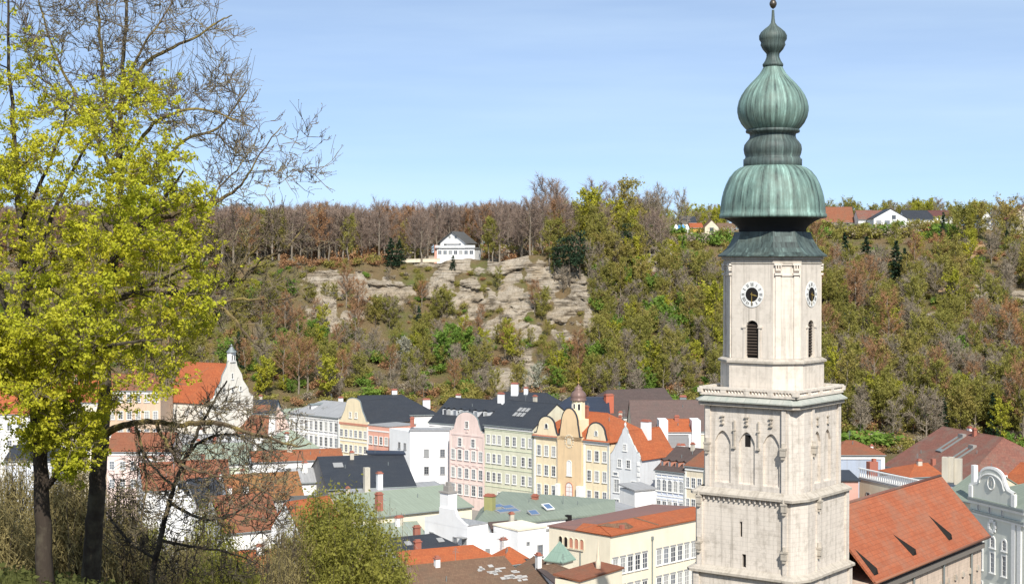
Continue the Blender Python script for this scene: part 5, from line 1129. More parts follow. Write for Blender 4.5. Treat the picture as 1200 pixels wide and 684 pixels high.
def cone_pts(p, q, r0, r1, n=4):
    d = q - p; d = d / (np.linalg.norm(d) + 1e-9); a = np.cross(d, (0.3, 0.9, 0.2)); a /= np.linalg.norm(a); b = np.cross(d, a)
    t = np.arange(n) * 2 * math.pi / n; ring = np.cos(t)[:, None] * a + np.sin(t)[:, None] * b
    return np.vstack([p + ring * r0, q + ring * r1])
class NP:
    """quick numpy mesh: tapered limbs, slivers and leaf quads"""
    def __init__(s): s.v = []; s.f = []; s.n = 0
    def limb(s, pts, rads, n=4):
        for i in range(len(pts) - 1):
            s.v.append(cone_pts(pts[i], pts[i + 1], rads[i], rads[i + 1], n)); b = s.n
            s.f += [(b + k, b + (k + 1) % n, b + n + (k + 1) % n, b + n + k) for k in range(n)]; s.n += 2 * n
    def slivers(s, p, q, w, rs):
        """thin triangles from p to q (arrays)"""
        m = len(p); d = q - p; side = np.cross(d, rs.normal(size=(m, 3))); side /= np.linalg.norm(side, axis=1)[:, None] + 1e-9
        v = np.stack([p - side * w, p + side * w, q], 1).reshape(-1, 3); b = s.n
        s.v.append(v); s.f += [(b + 3 * i, b + 3 * i + 1, b + 3 * i + 2) for i in range(m)]; s.n += 3 * m
    def leaves(s, c, size, rs, flat=0.0):
        m = len(c); a = rs.normal(size=(m, 3)); a[:, 2] *= (1 - flat); a /= np.linalg.norm(a, axis=1)[:, None]
        b_ = np.cross(a, rs.normal(size=(m, 3))); b_ /= np.linalg.norm(b_, axis=1)[:, None] + 1e-9
        sz = size * rs.uniform(0.5, 1.55, size=(m, 1)); v = np.stack([c - a * sz, c + b_ * sz * .6, c + a * sz, c - b_ * sz * .6], 1).reshape(-1, 3); b = s.n
        s.v.append(v); s.f += [(b + 4 * i, b + 4 * i + 1, b + 4 * i + 2, b + 4 * i + 3) for i in range(m)]; s.n += 4 * m
    def arrays(s): return np.vstack(s.v), s.f
    def mesh(s, name, mat):
        v, f = s.arrays(); me = bpy.data.meshes.new(name); me.from_pydata(v.tolist(), [], f)
        me.materials.append(mat); me.update(); return me

def broadleaf(seed, H, spread, first, nl, twigs, nleaf, lsize, up=0.8, lean=0.0, twl=(0.8, 2.0), tw=0.05):
    rs = np.random.RandomState(seed); T, C = NP(), NP()
    n = 6; pts = [np.array((0, 0, -1.2))]
    for i in range(1, n + 1): pts.append(np.array((rs.normal() * .12 * i ** .5 + lean * i / n, rs.normal() * .12 * i ** .5, H * .86 * i / n)))
    r0 = 0.02 * H * rs.uniform(.8, 1.1); T.limb(pts, [r0 * (1 - .85 * i / n) for i in range(n + 1)], 5)
    ends = []
    for i in range(nl):
        t = first + (0.98 - first) * (i + rs.uniform(0, .8)) / nl; t = min(t, .99); k = t * n; a = int(k); p = pts[a] + (pts[min(a + 1, n)] - pts[a]) * (k - a)
        ph = i * 2.4 + rs.uniform(-.5, .5); L = spread * H * (0.55 + .6 * math.sin(math.pi * min(1, (t - first) / (1 - first) * .75 + .22))) * rs.uniform(.7, 1.15)
        u = up * (0.6 + .8 * t); d = np.array((math.cos(ph), math.sin(ph), u)); d /= np.linalg.norm(d)
        m = p + d * L * .5 + rs.normal(size=3) * .06 * L; e = p + d * L + np.array((0, 0, .12 * L)) + rs.normal(size=3) * .1 * L
        r = r0 * (1 - .8 * t) * .5; T.limb([p, m, e], [r, r * .6, r * .25], 3); ends += [(p, m, e, L)]
    tp, tq = [], []
    for p, m, e, L in ends:
        k = max(3, int(twigs / nl)); f = rs.uniform(.25, 1.05, k)[:, None]
        base = np.where(f < .5, p + (m - p) * f * 2, m + (e - m) * (f - .5) * 2)
        out = (e - p) / (np.linalg.norm(e - p) + 1e-9) * .7 + rs.normal(size=(k, 3)) * .65 + np.array((0, 0, .45)); out /= np.linalg.norm(out, axis=1)[:, None]
        tp.append(base); tq.append(base + out * rs.uniform(*twl, size=(k, 1)) * (L / 4) ** .5)
    tp, tq = np.vstack(tp), np.vstack(tq); C.slivers(tp, tq, tw, rs)
    for _ in range(2):                               # side twigs
        f = rs.uniform(.2, .9, (len(tp), 1)); b_ = tp + (tq - tp) * f; C.slivers(b_, b_ + (tq - tp) * .4 + rs.normal(size=b_.shape) * .4, tw * .8, rs)
    if nleaf:
        k = rs.randint(0, len(tp), nleaf); c = tp[k] + (tq[k] - tp[k]) * rs.uniform(.3, 1.05, (nleaf, 1)) + rs.normal(size=(nleaf, 3)) * .22; C.leaves(c, lsize, rs)
    return T, C
def conifer(seed, H, R, dens=1.0):
    rs = np.random.RandomState(seed); T, C = NP(), NP(); T.limb([np.array((0, 0, -1.0)), np.array((0, 0, H * .5)), np.array((0, 0, H))], [.016 * H, .01 * H, .01], 5)
    c = []
    for i in range(int(26 * dens)):
        t = (i + rs.uniform(0, 1)) / (26 * dens); z = H * (.1 + .9 * t); r = R * (1 - t) ** .8 * rs.uniform(.7, 1.15) + .15
        for j in range(9):
            a = rs.uniform(0, 6.28); L = r * rs.uniform(.6, 1.1); m = max(3, int(L * 4)); f = np.sqrt(rs.uniform(0, 1, m)); c.append(np.stack([np.cos(a) * L * f + rs.normal(size=m) * .12, np.sin(a) * L * f + rs.normal(size=m) * .12, z - .35 * L * f + rs.normal(size=m) * .12], 1))
    C.leaves(np.vstack(c), .3, rs, .3); return T, C
def pine(seed, H):
    rs = np.random.RandomState(seed); T, C = NP(), NP(); T.limb([np.array((0, 0, -1.0)), np.array((.2, .1, H * .5)), np.array((.1, .2, H * .95))], [.02 * H, .014 * H, .02], 5); c = []
    for i in range(15):
        t = rs.uniform(.38, 1); a = rs.uniform(0, 6.28); L = H * .2 * rs.uniform(.4, 1.1) * (1.2 - t * .7); p = np.array((0, 0, H * t)); e = p + np.array((math.cos(a) * L, math.sin(a) * L, .15 * L)); T.limb([p, e], [.05, .02], 3)
        m = 46; c.append(e * rs.uniform(.55, 1.0, (m, 1)) + p * 0 + np.array((0, 0, 0)) + rs.normal(size=(m, 3)) * (.7, .7, .4)); c[-1][:, 2] = e[2] + rs.normal(size=m) * .45
    C.leaves(np.vstack(c), .3, rs); return T, C
def shrub(seed, R, Hh, n, lsize, tw=60):
    rs = np.random.RandomState(seed); T, C = NP(), NP()
    for i in range(7): a = rs.uniform(0, 6.28); T.limb([np.array((0, 0, -.6)), np.array((math.cos(a) * R * .3, math.sin(a) * R * .3, Hh * .45)), np.array((math.cos(a) * R * .6, math.sin(a) * R * .6, Hh * .85))], [.07, .05, .015], 3)
    a = rs.uniform(0, 6.28, tw); q = np.stack([np.cos(a) * R * .9, np.sin(a) * R * .9, np.full(tw, Hh)], 1) * rs.uniform(.4, 1.05, (tw, 1)); C.slivers(q * (.35, .35, .4), q, .035, rs)
    nb = 9; cen = rs.normal(size=(nb, 3)) * (R * .45, R * .45, Hh * .2) + (0, 0, Hh * .5)
    c = cen[rs.randint(0, nb, n)] + rs.normal(size=(n, 3)) * (R * .28, R * .28, Hh * .17); c[:, 2] = np.abs(c[:, 2]); C.leaves(c, lsize, rs); return T, C

KIND = {}
def kind(name, gens, leafmat, barkmat): KIND[name] = [(T.mesh('trunk', barkmat), C.mesh('crown', leafmat), T, C) for T, C in gens]
kind('bare', [broadleaf(10 + i, 21, .23, .26, 20, 1000, 0, 0, .95, 0, (.9, 2.2), .05) for i in range(5)], F_brown, B_pale)
kind('rustbare', [broadleaf(30 + i, 20, .23, .24, 18, 800, 500, .18, .95, 0, (.9, 2.2), .05) for i in range(3)], F_rust, B_pale)
kind('grey', [broadleaf(50 + i, 12, .26, .14, 15, 620, 0, 0, .9, 0, (.9, 2.1), .055) for i in range(4)], F_grey, B_pale)
kind('budding', [broadleaf(70 + i, 13, .27, .14, 15, 420, 1500, .22, .8, 0, (.9, 2.0), .045) for i in range(5)], F_olive, B_dark)
kind('tallbud', [broadleaf(90 + i, 18, .20, .2, 15, 440, 1500, .23, 1.1, 0, (.9, 2.2), .045) for i in range(4)], F_olive, B_pale)
kind('yellow', [broadleaf(110 + i, 13, .26, .16, 14, 260, 1700, .26, .8, 0, (.8, 1.9), .04) for i in range(4)], F_yellow, B_dark)
kind('leafy', [broadleaf(130 + i, 9, .34, .12, 14, 240, 2000, .27, .7, 0, (.8, 1.7), .04) for i in range(4)], F_green, B_dark)
kind('conifer', [conifer(150 + i, 13, 2.6 + .5 * (i % 2)) for i in range(3)], F_dark, B_dark)
kind('pine', [pine(160 + i, 14) for i in range(3)], F_dark, B_dark)
kind('blossom', [broadleaf(170 + i, 7, .34, .12, 12, 240, 1100, .2, .8, 0, (.7, 1.5), .04) for i in range(2)], F_pale, B_pale)
kind('bush_olive', [shrub(180 + i, 2.0, 2.3, 520, .22) for i in range(4)], F_olive, B_dark)
kind('bush_green', [shrub(190 + i, 2.0, 2.1, 620, .22) for i in range(4)], F_green, B_dark)
kind('bush_rust', [shrub(200 + i, 1.8, 1.9, 380, .2, 120) for i in range(4)], F_rust, B_dark)
kind('bush_grey', [shrub(210 + i, 1.8, 2.2, 240, .18, 170) for i in range(3)], F_grey, B_pale)
KNAME = {'bare': ('bare_tree', 'tall bare brown tree', 'tree'), 'rustbare': ('bare_tree', 'tall rust brown tree', 'tree'), 'grey': ('bare_tree', 'leafless grey tree', 'tree'), 'budding': ('budding_tree', 'olive green budding tree', 'tree'),
         'tallbud': ('budding_tree', 'tall slender olive budding tree', 'tree'), 'yellow': ('leafy_tree', 'yellow green leafy tree', 'tree'), 'leafy': ('leafy_tree', 'fresh green leafy tree', 'tree'), 'conifer': ('conifer_tree', 'dark green conifer', 'tree'),
         'pine': ('pine_tree', 'dark green pine', 'tree'), 'blossom': ('blossom_tree', 'pale blossoming tree', 'tree'), 'bush_olive': ('bush', 'olive bush', 'bush'), 'bush_green': ('bush', 'fresh green bush', 'bush'), 'bush_rust': ('bush', 'rust brown bush', 'bush'), 'bush_grey': ('bush', 'grey twiggy bush', 'bush')}
def zone(px, py):
    """where on the hillside, in words one can find"""
    if px < 250: col = 'at the far left of the hill'
    elif px < 480: col = 'left of the white villa'
    elif px < 640: col = 'around the bare cliff'
    elif px < 850: col = 'between the cliff and the church tower'
    elif px < 1010: col = 'just right of the church tower'
    else: col = 'on the far right of the hill'
    row = 'on the ridge' if py < 312 else 'halfway up the slope' if py < 395 else 'low on the slope'
    return row + ' ' + col
rt = random.Random(11); placed = []; stuff = []; COUNT = {}
def put(kd, p, sc, px, py, individual=True, wid=1.0):
    me_t, me_c, T, C = KIND[kd][rt.randrange(len(KIND[kd]))]; ang = rt.uniform(0, 6.28)
    nm, lab, cat = KNAME[kd]
    if COUNT.get(nm, 0) >= 285: individual = False
    if not individual: stuff.append((T, C, kd, p, sc, ang, wid)); return None
    COUNT[nm] = COUNT.get(nm, 0) + 1
    r = thing(nm, f'{lab} {zone(px, py)}', cat, p, f'{lab}s {zone(px, py)}'); r.rotation_euler = (0, 0, ang); r.scale = (sc * wid, sc * wid, sc)
    for n_, m_ in (('trunk', me_t), ('crown', me_c)):
        o = bpy.data.objects.new(n_, m_); COL.objects.link(o); o.parent = r
    placed.append((px, py)); return r
def rock_at(p): return float(rock_mask(np.array([p.x]), np.array([p.y]), np.array([p.z]))[0])
def wpick(d):
    t = rt.uniform(0, sum(d.values()))
    for k_, w in d.items():
        t -= w
        if t <= 0: return k_
    return k_
HOUSES = [(505, 563, 278, 312), (783, 868, 255, 282), (960, 1118, 238, 272), (1146, 1168, 244, 268), (1182, 1200, 240, 270)]
def hides_house(px, py, hpx):
    """would a tree of that height standing there cover one of the hill houses"""
    return any(a - 7 < px < b_ + 7 and py > d - 6 and py - hpx < d - 4 for a, b_, c, d in HOUSES)
def sow(n, x0, x1, y0, y1, kinds, sc=(.75, 1.15), rockmax=.35, ind=True, y0w=392):
    for _ in range(n):
        px, py = rt.uniform(x0, x1), rt.uniform(y0, y1); p = on_ground(px, py, y0w)
        if p is None or p.y > 800: continue
        kd = wpick(kinds); s = rt.uniform(*sc)
        if rock_at(p) > rockmax and not kd.startswith('bush'): continue
        if rock_at(p) > .6 and rt.random() < .75: continue
        Hm = {'bare': 21, 'rustbare': 20, 'tallbud': 18, 'conifer': 13, 'pine': 14, 'leafy': 9, 'blossom': 7}.get(kd, 13 if not kd.startswith('bush') else 2.3)
        if px > 945 and py < 335: s = min(s, max(.3, (py - 243 + rt.uniform(-6, 14)) * p.y / F / Hm))
        if hides_house(px, py, Hm * s * F / p.y): continue
        put(kd, p, s, px, py, ind)
def plant(kd, px, py, hpx, w=1.0, y0w=392):
    """one tree with its foot at that pixel and that apparent height"""
    p = on_ground(px, py, y0w)
    if p is None: return
    Hm = {'bare': 21, 'rustbare': 20, 'tallbud': 18, 'conifer': 13, 'pine': 14, 'leafy': 9, 'blossom': 7, 'grey': 12, 'budding': 13, 'yellow': 13}.get(kd, 2.3)
    put(kd, p, hpx / (Hm * F / p.y), px, py, True, w)
# landmark trees
for a in (('conifer', 458, 316, 34, 1.5), ('conifer', 468, 314, 30, 1.4), ('conifer', 491, 407, 46, .95), ('conifer', 531, 322, 22, 1.5), ('leafy', 772, 392, 40, 1.1), ('leafy', 786, 395, 34), ('leafy', 520, 432, 42), ('leafy', 545, 425, 40), ('leafy', 562, 430, 30),
          ('leafy', 690, 440, 32), ('leafy', 705, 436, 34), ('leafy', 668, 436, 30), ('yellow', 385, 472, 54, 1.1), ('yellow', 312, 468, 48), ('yellow', 306, 470, 40), ('blossom', 475, 438, 40, .9), ('blossom', 628, 462, 30, 1.2), ('conifer', 280, 445, 55, .9), ('leafy', 268, 440, 40),
          ('yellow', 838, 402, 70, 1.0), ('yellow', 832, 380, 46), ('yellow', 1022, 500, 56, 1.0), ('yellow', 990, 372, 42), ('yellow', 978, 470, 60, .8), ('pine', 660, 335, 56), ('pine', 668, 340, 60), ('pine', 680, 338, 62), ('pine', 650, 330, 40), ('conifer', 1105, 302, 52, .8),
          ('conifer', 1015, 330, 50, 1.3), ('conifer', 1050, 340, 56, 1.2), ('conifer', 1060, 336, 44, 1.2), ('conifer', 990, 320, 46, 1.3), ('grey', 690, 335, 50, .5), ('tallbud', 735, 296, 92, 1.2), ('yellow', 697, 290, 68, .9), ('yellow', 690, 288, 64), ('yellow', 657, 286, 50), ('yellow', 656, 292, 40, 1.3), ('yellow', 740, 300, 54), ('yellow', 722, 296, 60),
          ('bare', 600, 292, 84, 1.2), ('bare', 640, 290, 84, 1.3), ('bare', 652, 290, 80), ('bare', 700, 282, 72, 1.3), ('bare', 720, 284, 70), ('grey', 762, 286, 62, .8), ('grey', 776, 286, 66, .7), ('grey', 798, 280, 56, .8), ('conifer', 815, 262, 14), ('conifer', 821, 262, 16),
          ('yellow', 563, 282, 32, .9), ('yellow', 556, 288, 30, .8), ('budding', 555, 298, 26, .8), ('grey', 450, 430, 30), ('conifer', 945, 250, 22), ('conifer', 1046, 246, 16), ('conifer', 1075, 247, 17), ('grey', 1082, 250, 26, .8), ('grey', 1140, 246, 34), ('budding', 1130, 290, 52, 1.2), ('budding', 1146, 288, 50, 1.1), ('budding', 1178, 292, 60, 1.2),
          ('leafy', 1165, 262, 20), ('conifer', 1180, 300, 30, 1.1), ('bush_green', 1000, 525, 18, 2), ('bush_green', 1025, 522, 16, 2.4), ('budding', 985, 279, 20), ('budding', 1012, 277, 15, 1.4), ('bush_olive', 1030, 274, 7, 1.6), ('budding', 1066, 280, 18, 1.2), ('budding', 1082, 276, 16), ('yellow', 1100, 270, 16, 1.2), ('budding', 1112, 268, 20), ('budding', 1152, 276, 22), ('grey', 1164, 272, 26), ('budding', 1190, 280, 26, 1.2), ('bush_green', 995, 268, 6, 1.6), ('grey', 1200, 276, 44), ('budding', 820, 284, 16, 1.3), ('budding', 848, 286, 18, 1.4), ('budding', 806, 282, 10, 1.5), ('blossom', 1197, 240, 30)): plant(*a)
# ridge forest on the left
sow(135, 180, 520, 284, 311, {'bare': 7, 'rustbare': 1.4, 'grey': .4, 'tallbud': 1.2, 'budding': .4}, (.78, 1.05))
sow(60, 545, 665, 270, 300, {'bare': 7, 'rustbare': 1.5, 'tallbud': 2, 'yellow': .5}, (.8, 1.1))
sow(62, 640, 790, 258, 320, {'tallbud': 5, 'bare': 2, 'yellow': 3, 'pine': 1.5, 'budding': 2, 'grey': 1}, (.7, 1.0))
# slope
sow(60, 230, 460, 352, 468, {'budding': 4, 'grey': 3, 'yellow': .7, 'leafy': .5, 'rustbare': 1.0, 'tallbud': 1}, (.45, .8))
sow(55, 455, 700, 395, 470, {'budding': 3, 'grey': 3, 'leafy': 1.6, 'yellow': .5, 'rustbare': 1, 'blossom': .25}, (.4, .72))
sow(22, 350, 700, 318, 395, {'budding': 3, 'grey': 4, 'tallbud': 1, 'rustbare': .6}, (.28, .5), .7)
sow(110, 690, 860, 285, 470, {'budding': 5, 'grey': 3, 'leafy': 1.4, 'yellow': .8, 'tallbud': 3.5}, (.6, 1.0))
sow(170, 940, 1215, 280, 520, {'budding': 5, 'grey': 6, 'tallbud': 4, 'yellow': .5, 'leafy': .35, 'conifer': .5, 'rustbare': 1.0}, (.7, 1.15))
sow(40, 1100, 1215, 385, 500, {'rustbare': 3, 'grey': 2, 'budding': 1}, (.35, .6))
# bushes on the slope and along the cliff
sow(60, 230, 700, 395, 470, {'bush_olive': 4, 'bush_green': 2, 'bush_rust': 2, 'bush_grey': 3}, (.7, 1.5), 2)
sow(50, 330, 460, 300, 316, {'bush_rust': 5, 'bush_olive': 1}, (.7, 1.3), 2)
sow(70, 690, 860, 300, 470, {'bush_olive': 4, 'bush_green': 3, 'bush_rust': 2, 'bush_grey': 2}, (.8, 1.6), 2)
sow(75, 950, 1210, 300, 530, {'bush_olive': 4, 'bush_green': 2, 'bush_rust': 4, 'bush_grey': 2}, (.8, 1.6), 2)
# hedges in front of the hill houses
for _ in range(75):
    px = rt.choice((rt.uniform(958, 1122), rt.uniform(958, 1122), rt.uniform(786, 866))); py = rt.uniform(267, 282) if px > 900 else rt.uniform(276, 288); p = on_ground(px, py)
    if p is None or p.y > 640: continue
    kd = wpick({'bush_olive': 4, 'bush_green': 2, 'bush_rust': 1, 'bush_grey': 2}); put(kd, p, rt.uniform(.8, 1.5) * (1.0 if py < 273 else 1.5), px, py, True)
# the mass of wood and scrub behind and between them
MASS = ((1000, -330, 8, 522, 670, {'bare': 7, 'rustbare': 1.5, 'grey': 1.5, 'tallbud': 1.2}, (.80, 1.0)), (240, 0, 75, 545, 640, {'bare': 3, 'tallbud': 3, 'grey': 1}, (.6, .85)),
        (520, 55, 480, 650, 800, {'budding': 5, 'grey': 2, 'yellow': 1.0, 'conifer': .4}, (.72, 1.05)), (160, -400, -90, 400, 520, {'budding': 4, 'bare': 2, 'grey': 2}, (.6, .9)))
for n, x0, x1, Y0, Y1, kinds, sc in MASS:
    for _ in range(n):
        X, Y = rt.uniform(x0, x1), rt.uniform(Y0, Y1); z = float(hill_z(X, Y)); px, py = proj(X, Y, z)
        if Y < 640 and (any(a - 10 < px < b_ + 10 for a, b_, c, d in HOUSES[1:]) or hides_house(px, py, 60)): continue
        if px > 790 and Y < 648: continue
        if Y < 540 and 500 < px < 568: continue
        if px > 1120 and Y < 700: continue
        put(wpick(kinds), Vector((X, Y, z)), rt.uniform(*sc), px, py, False)
for _ in range(900):                                  # undergrowth inside the ridge wood
    X, Y = rt.uniform(-300, 30), rt.uniform(530, 600); z = float(hill_z(X, Y)); px, py = proj(X, Y, z)
    if 495 < px < 572: continue
    put(wpick({'bush_grey': 3, 'bush_rust': 4, 'bush_olive': 1}), Vector((X, Y, z)), rt.uniform(1.0, 2.4), px, py, False)
for n, x0, x1, y0, y1, kinds, sc in ((190, 225, 700, 345, 470, {'budding': 4, 'grey': 3, 'leafy': .9, 'yellow': .6, 'rustbare': 1}, (.4, .85)), (190, 690, 860, 285, 470, {'budding': 4, 'grey': 5, 'leafy': 1.8, 'yellow': 1, 'tallbud': 1.5}, (.45, .9)),
                                     (270, 930, 1225, 280, 522, {'budding': 5, 'grey': 7, 'tallbud': 4, 'rustbare': .9, 'yellow': 1.0, 'leafy': .9, 'conifer': .2}, (.6, 1.1))):
    for _ in range(n):
        px, py = rt.uniform(x0, x1), rt.uniform(y0, y1); p = on_ground(px, py)
        if p is None or p.y > 700: continue
        kd = wpick(kinds); s = rt.uniform(*sc)
        if rock_at(p) > .25 or rock_at(p + Vector((0, 8, 0))) > .6 and rt.random() < .6: continue
        if 1095 < px < 1160 and 284 < py < 352 and rt.random() < .8: continue
        if px > 945 and py < 335: s = min(s, max(.3, (py - 243 + rt.uniform(-6, 14)) * p.y / F / 16))
        if hides_house(px, py, 13 * s * F / p.y): continue
        put(kd, p, s, px, py, False)
for _ in range(3000):
    px, py = rt.uniform(-60, 1260), rt.uniform(280, 535); p = on_ground(px, py)
    if p is None or p.y > 700 or any(a - 4 < px < b_ + 4 and c < py < d + 5 for a, b_, c, d in HOUSES): continue
    r_ = rock_at(p)
    if r_ > .3 and rt.random() < .96: continue
    right = px > 930
    kd = wpick({'bush_olive': 5, 'bush_green': 1.6 + (1.5 if 640 < px < 860 else 0), 'bush_rust': 2 + 2 * right, 'bush_grey': 3})
    put(kd, p, rt.uniform(.4, .8) if 300 < px < 700 and py < 400 else rt.uniform(.5, 1.35), px, py, False)
def stuff_mesh(name, items, which):
    by = {}
    for T, C, kd, p, sc, ang, wid in items:
        mesh = KIND[kd][0][which]; by.setdefault(mesh.materials[0].name, []).append((T, C)[which] and ((T, C)[which], p, sc, ang, wid))
    V, Fq, MI, mats, n = [], [], [], [], 0
    for mi, (mn, lst) in enumerate(by.items()):
        mats.append(bpy.data.materials[mn])
        for g_, p, sc, ang, wid in lst:
            if not hasattr(g_, 'cache'): v, f = g_.arrays(); g_.cache = (v, [np.array([q for q in f if len(q) == k_]) for k_ in (3, 4)])
            v, fs = g_.cache; c_, s_ = math.cos(ang), math.sin(ang)
            w = np.stack([(v[:, 0] * c_ - v[:, 1] * s_) * sc * wid + p.x, (v[:, 0] * s_ + v[:, 1] * c_) * sc * wid + p.y, v[:, 2] * sc + p.z], 1); V.append(w)
            for f in fs:
                if len(f): Fq.append((f + n, mi))
            n += len(v)
    V = np.vstack(V); loops = np.concatenate([f.ravel() for f, _ in Fq]); tot = np.concatenate([np.full(len(f), f.shape[1]) for f, _ in Fq]); mi = np.concatenate([np.full(len(f), m_) for f, m_ in Fq])
    me = bpy.data.meshes.new(name); me.vertices.add(len(V)); me.vertices.foreach_set('co', V.ravel().astype(np.float32)); me.loops.add(len(loops)); me.loops.foreach_set('vertex_index', loops.astype(np.int32))
    me.polygons.add(len(tot)); me.polygons.foreach_set('loop_start', np.concatenate([[0], np.cumsum(tot)[:-1]]).astype(np.int32)); me.polygons.foreach_set('loop_total', tot.astype(np.int32))
    for m_ in mats: me.materials.append(m_)
    me.polygons.foreach_set('material_index', mi.astype(np.int32)); me.update(calc_edges=True); me.validate(); return me
for nm, flt in (('woodland', False), ('undergrowth', True)):
    items = [q for q in stuff if q[2].startswith('bush') == flt]
    o1 = bpy.data.objects.new(nm, stuff_mesh(nm, items, 1)); COL.objects.link(o1); struct(o1, 'stuff'); o1['category'] = 'woodland' if not flt else 'scrub'
    o1['label'] = 'brown and olive wood filling the hill behind the single trees' if not flt else 'low scrub covering the slope between the trees and rocks'
    if not flt:
        o2 = bpy.data.objects.new('trunk', stuff_mesh('trunk', items, 0)); COL.objects.link(o2); o2.parent = o1; struct(o2, 'stuff')
# the track climbing the slope on the right
k = MB(); tr = [(1104, 346), (1112, 336), (1122, 322), (1133, 307), (1143, 296), (1152, 288)]
pts = [on_ground(*q) for q in tr]; pts = [q for q in pts if q is not None]
for a, b_ in zip(pts[:-1], pts[1:]):
    w = Vector((1.9, 0, 0)); up_ = Vector((0, -.5, .75)); k.face([a - w + up_, a + w + up_, b_ + w + up_, b_ - w + up_])
struct(k.build('path', plain('earth_track', (.34, .22, .12), .95)))
# ------------------------------------------------------------------ near trees on the castle slope
F_maple = foliage('maple_flowers', (0.60, 0.56, 0.04), (0.40, 0.45, 0.035), (0.70, 0.63, 0.07), .42, .6)
B_near = bark('near_bark', (0.055, 0.043, 0.034), (0.105, 0.09, 0.065), 10); B_twig = bark('twig_bark', (0.12, 0.095, 0.075), (0.20, 0.17, 0.10), 5); B_lichen = bark('lichen_bark', (0.22, 0.18, 0.075), (0.16, 0.13, 0.08), 6)
F_willow = foliage('bush_leaves', (0.30, 0.29, 0.06), (0.22, 0.225, 0.05), (0.38, 0.35, 0.075), .4, .5)
F_thicket = foliage('thicket_twigs', (0.25, 0.20, 0.085), (0.20, 0.165, 0.07), (0.30, 0.24, 0.10), .1, .4)
F_grass = foliage('grass_blades', (0.13, 0.15, 0.04), (0.10, 0.11, 0.035), (0.18, 0.19, 0.055), .4, .8)
def inside(poly, x, y):
    r = False; n = len(poly)
    for i in range(n):
        (x0, y0), (x1, y1) = poly[i], poly[i - 1]
        if (y0 > y) != (y1 > y) and x < (x1 - x0) * (y - y0) / (y1 - y0) + x0: r = not r
    return r
def smooth_line(pts, k=5):
    """Catmull-Rom through the points (rows of numbers)"""
    pts = np.array(pts, float); out = []; n = len(pts)
    for i in range(n - 1):
        p0, p1, p2, p3 = pts[max(i - 1, 0)], pts[i], pts[i + 1], pts[min(i + 2, n - 1)]
        for j in range(k):
            t = j / k; out.append(.5 * ((2 * p1) + (-p0 + p2) * t + (2 * p0 - 5 * p1 + 4 * p2 - p3) * t * t + (-p0 + 3 * p1 - 3 * p2 + p3) * t ** 3))
    out.append(pts[-1]); return np.array(out)
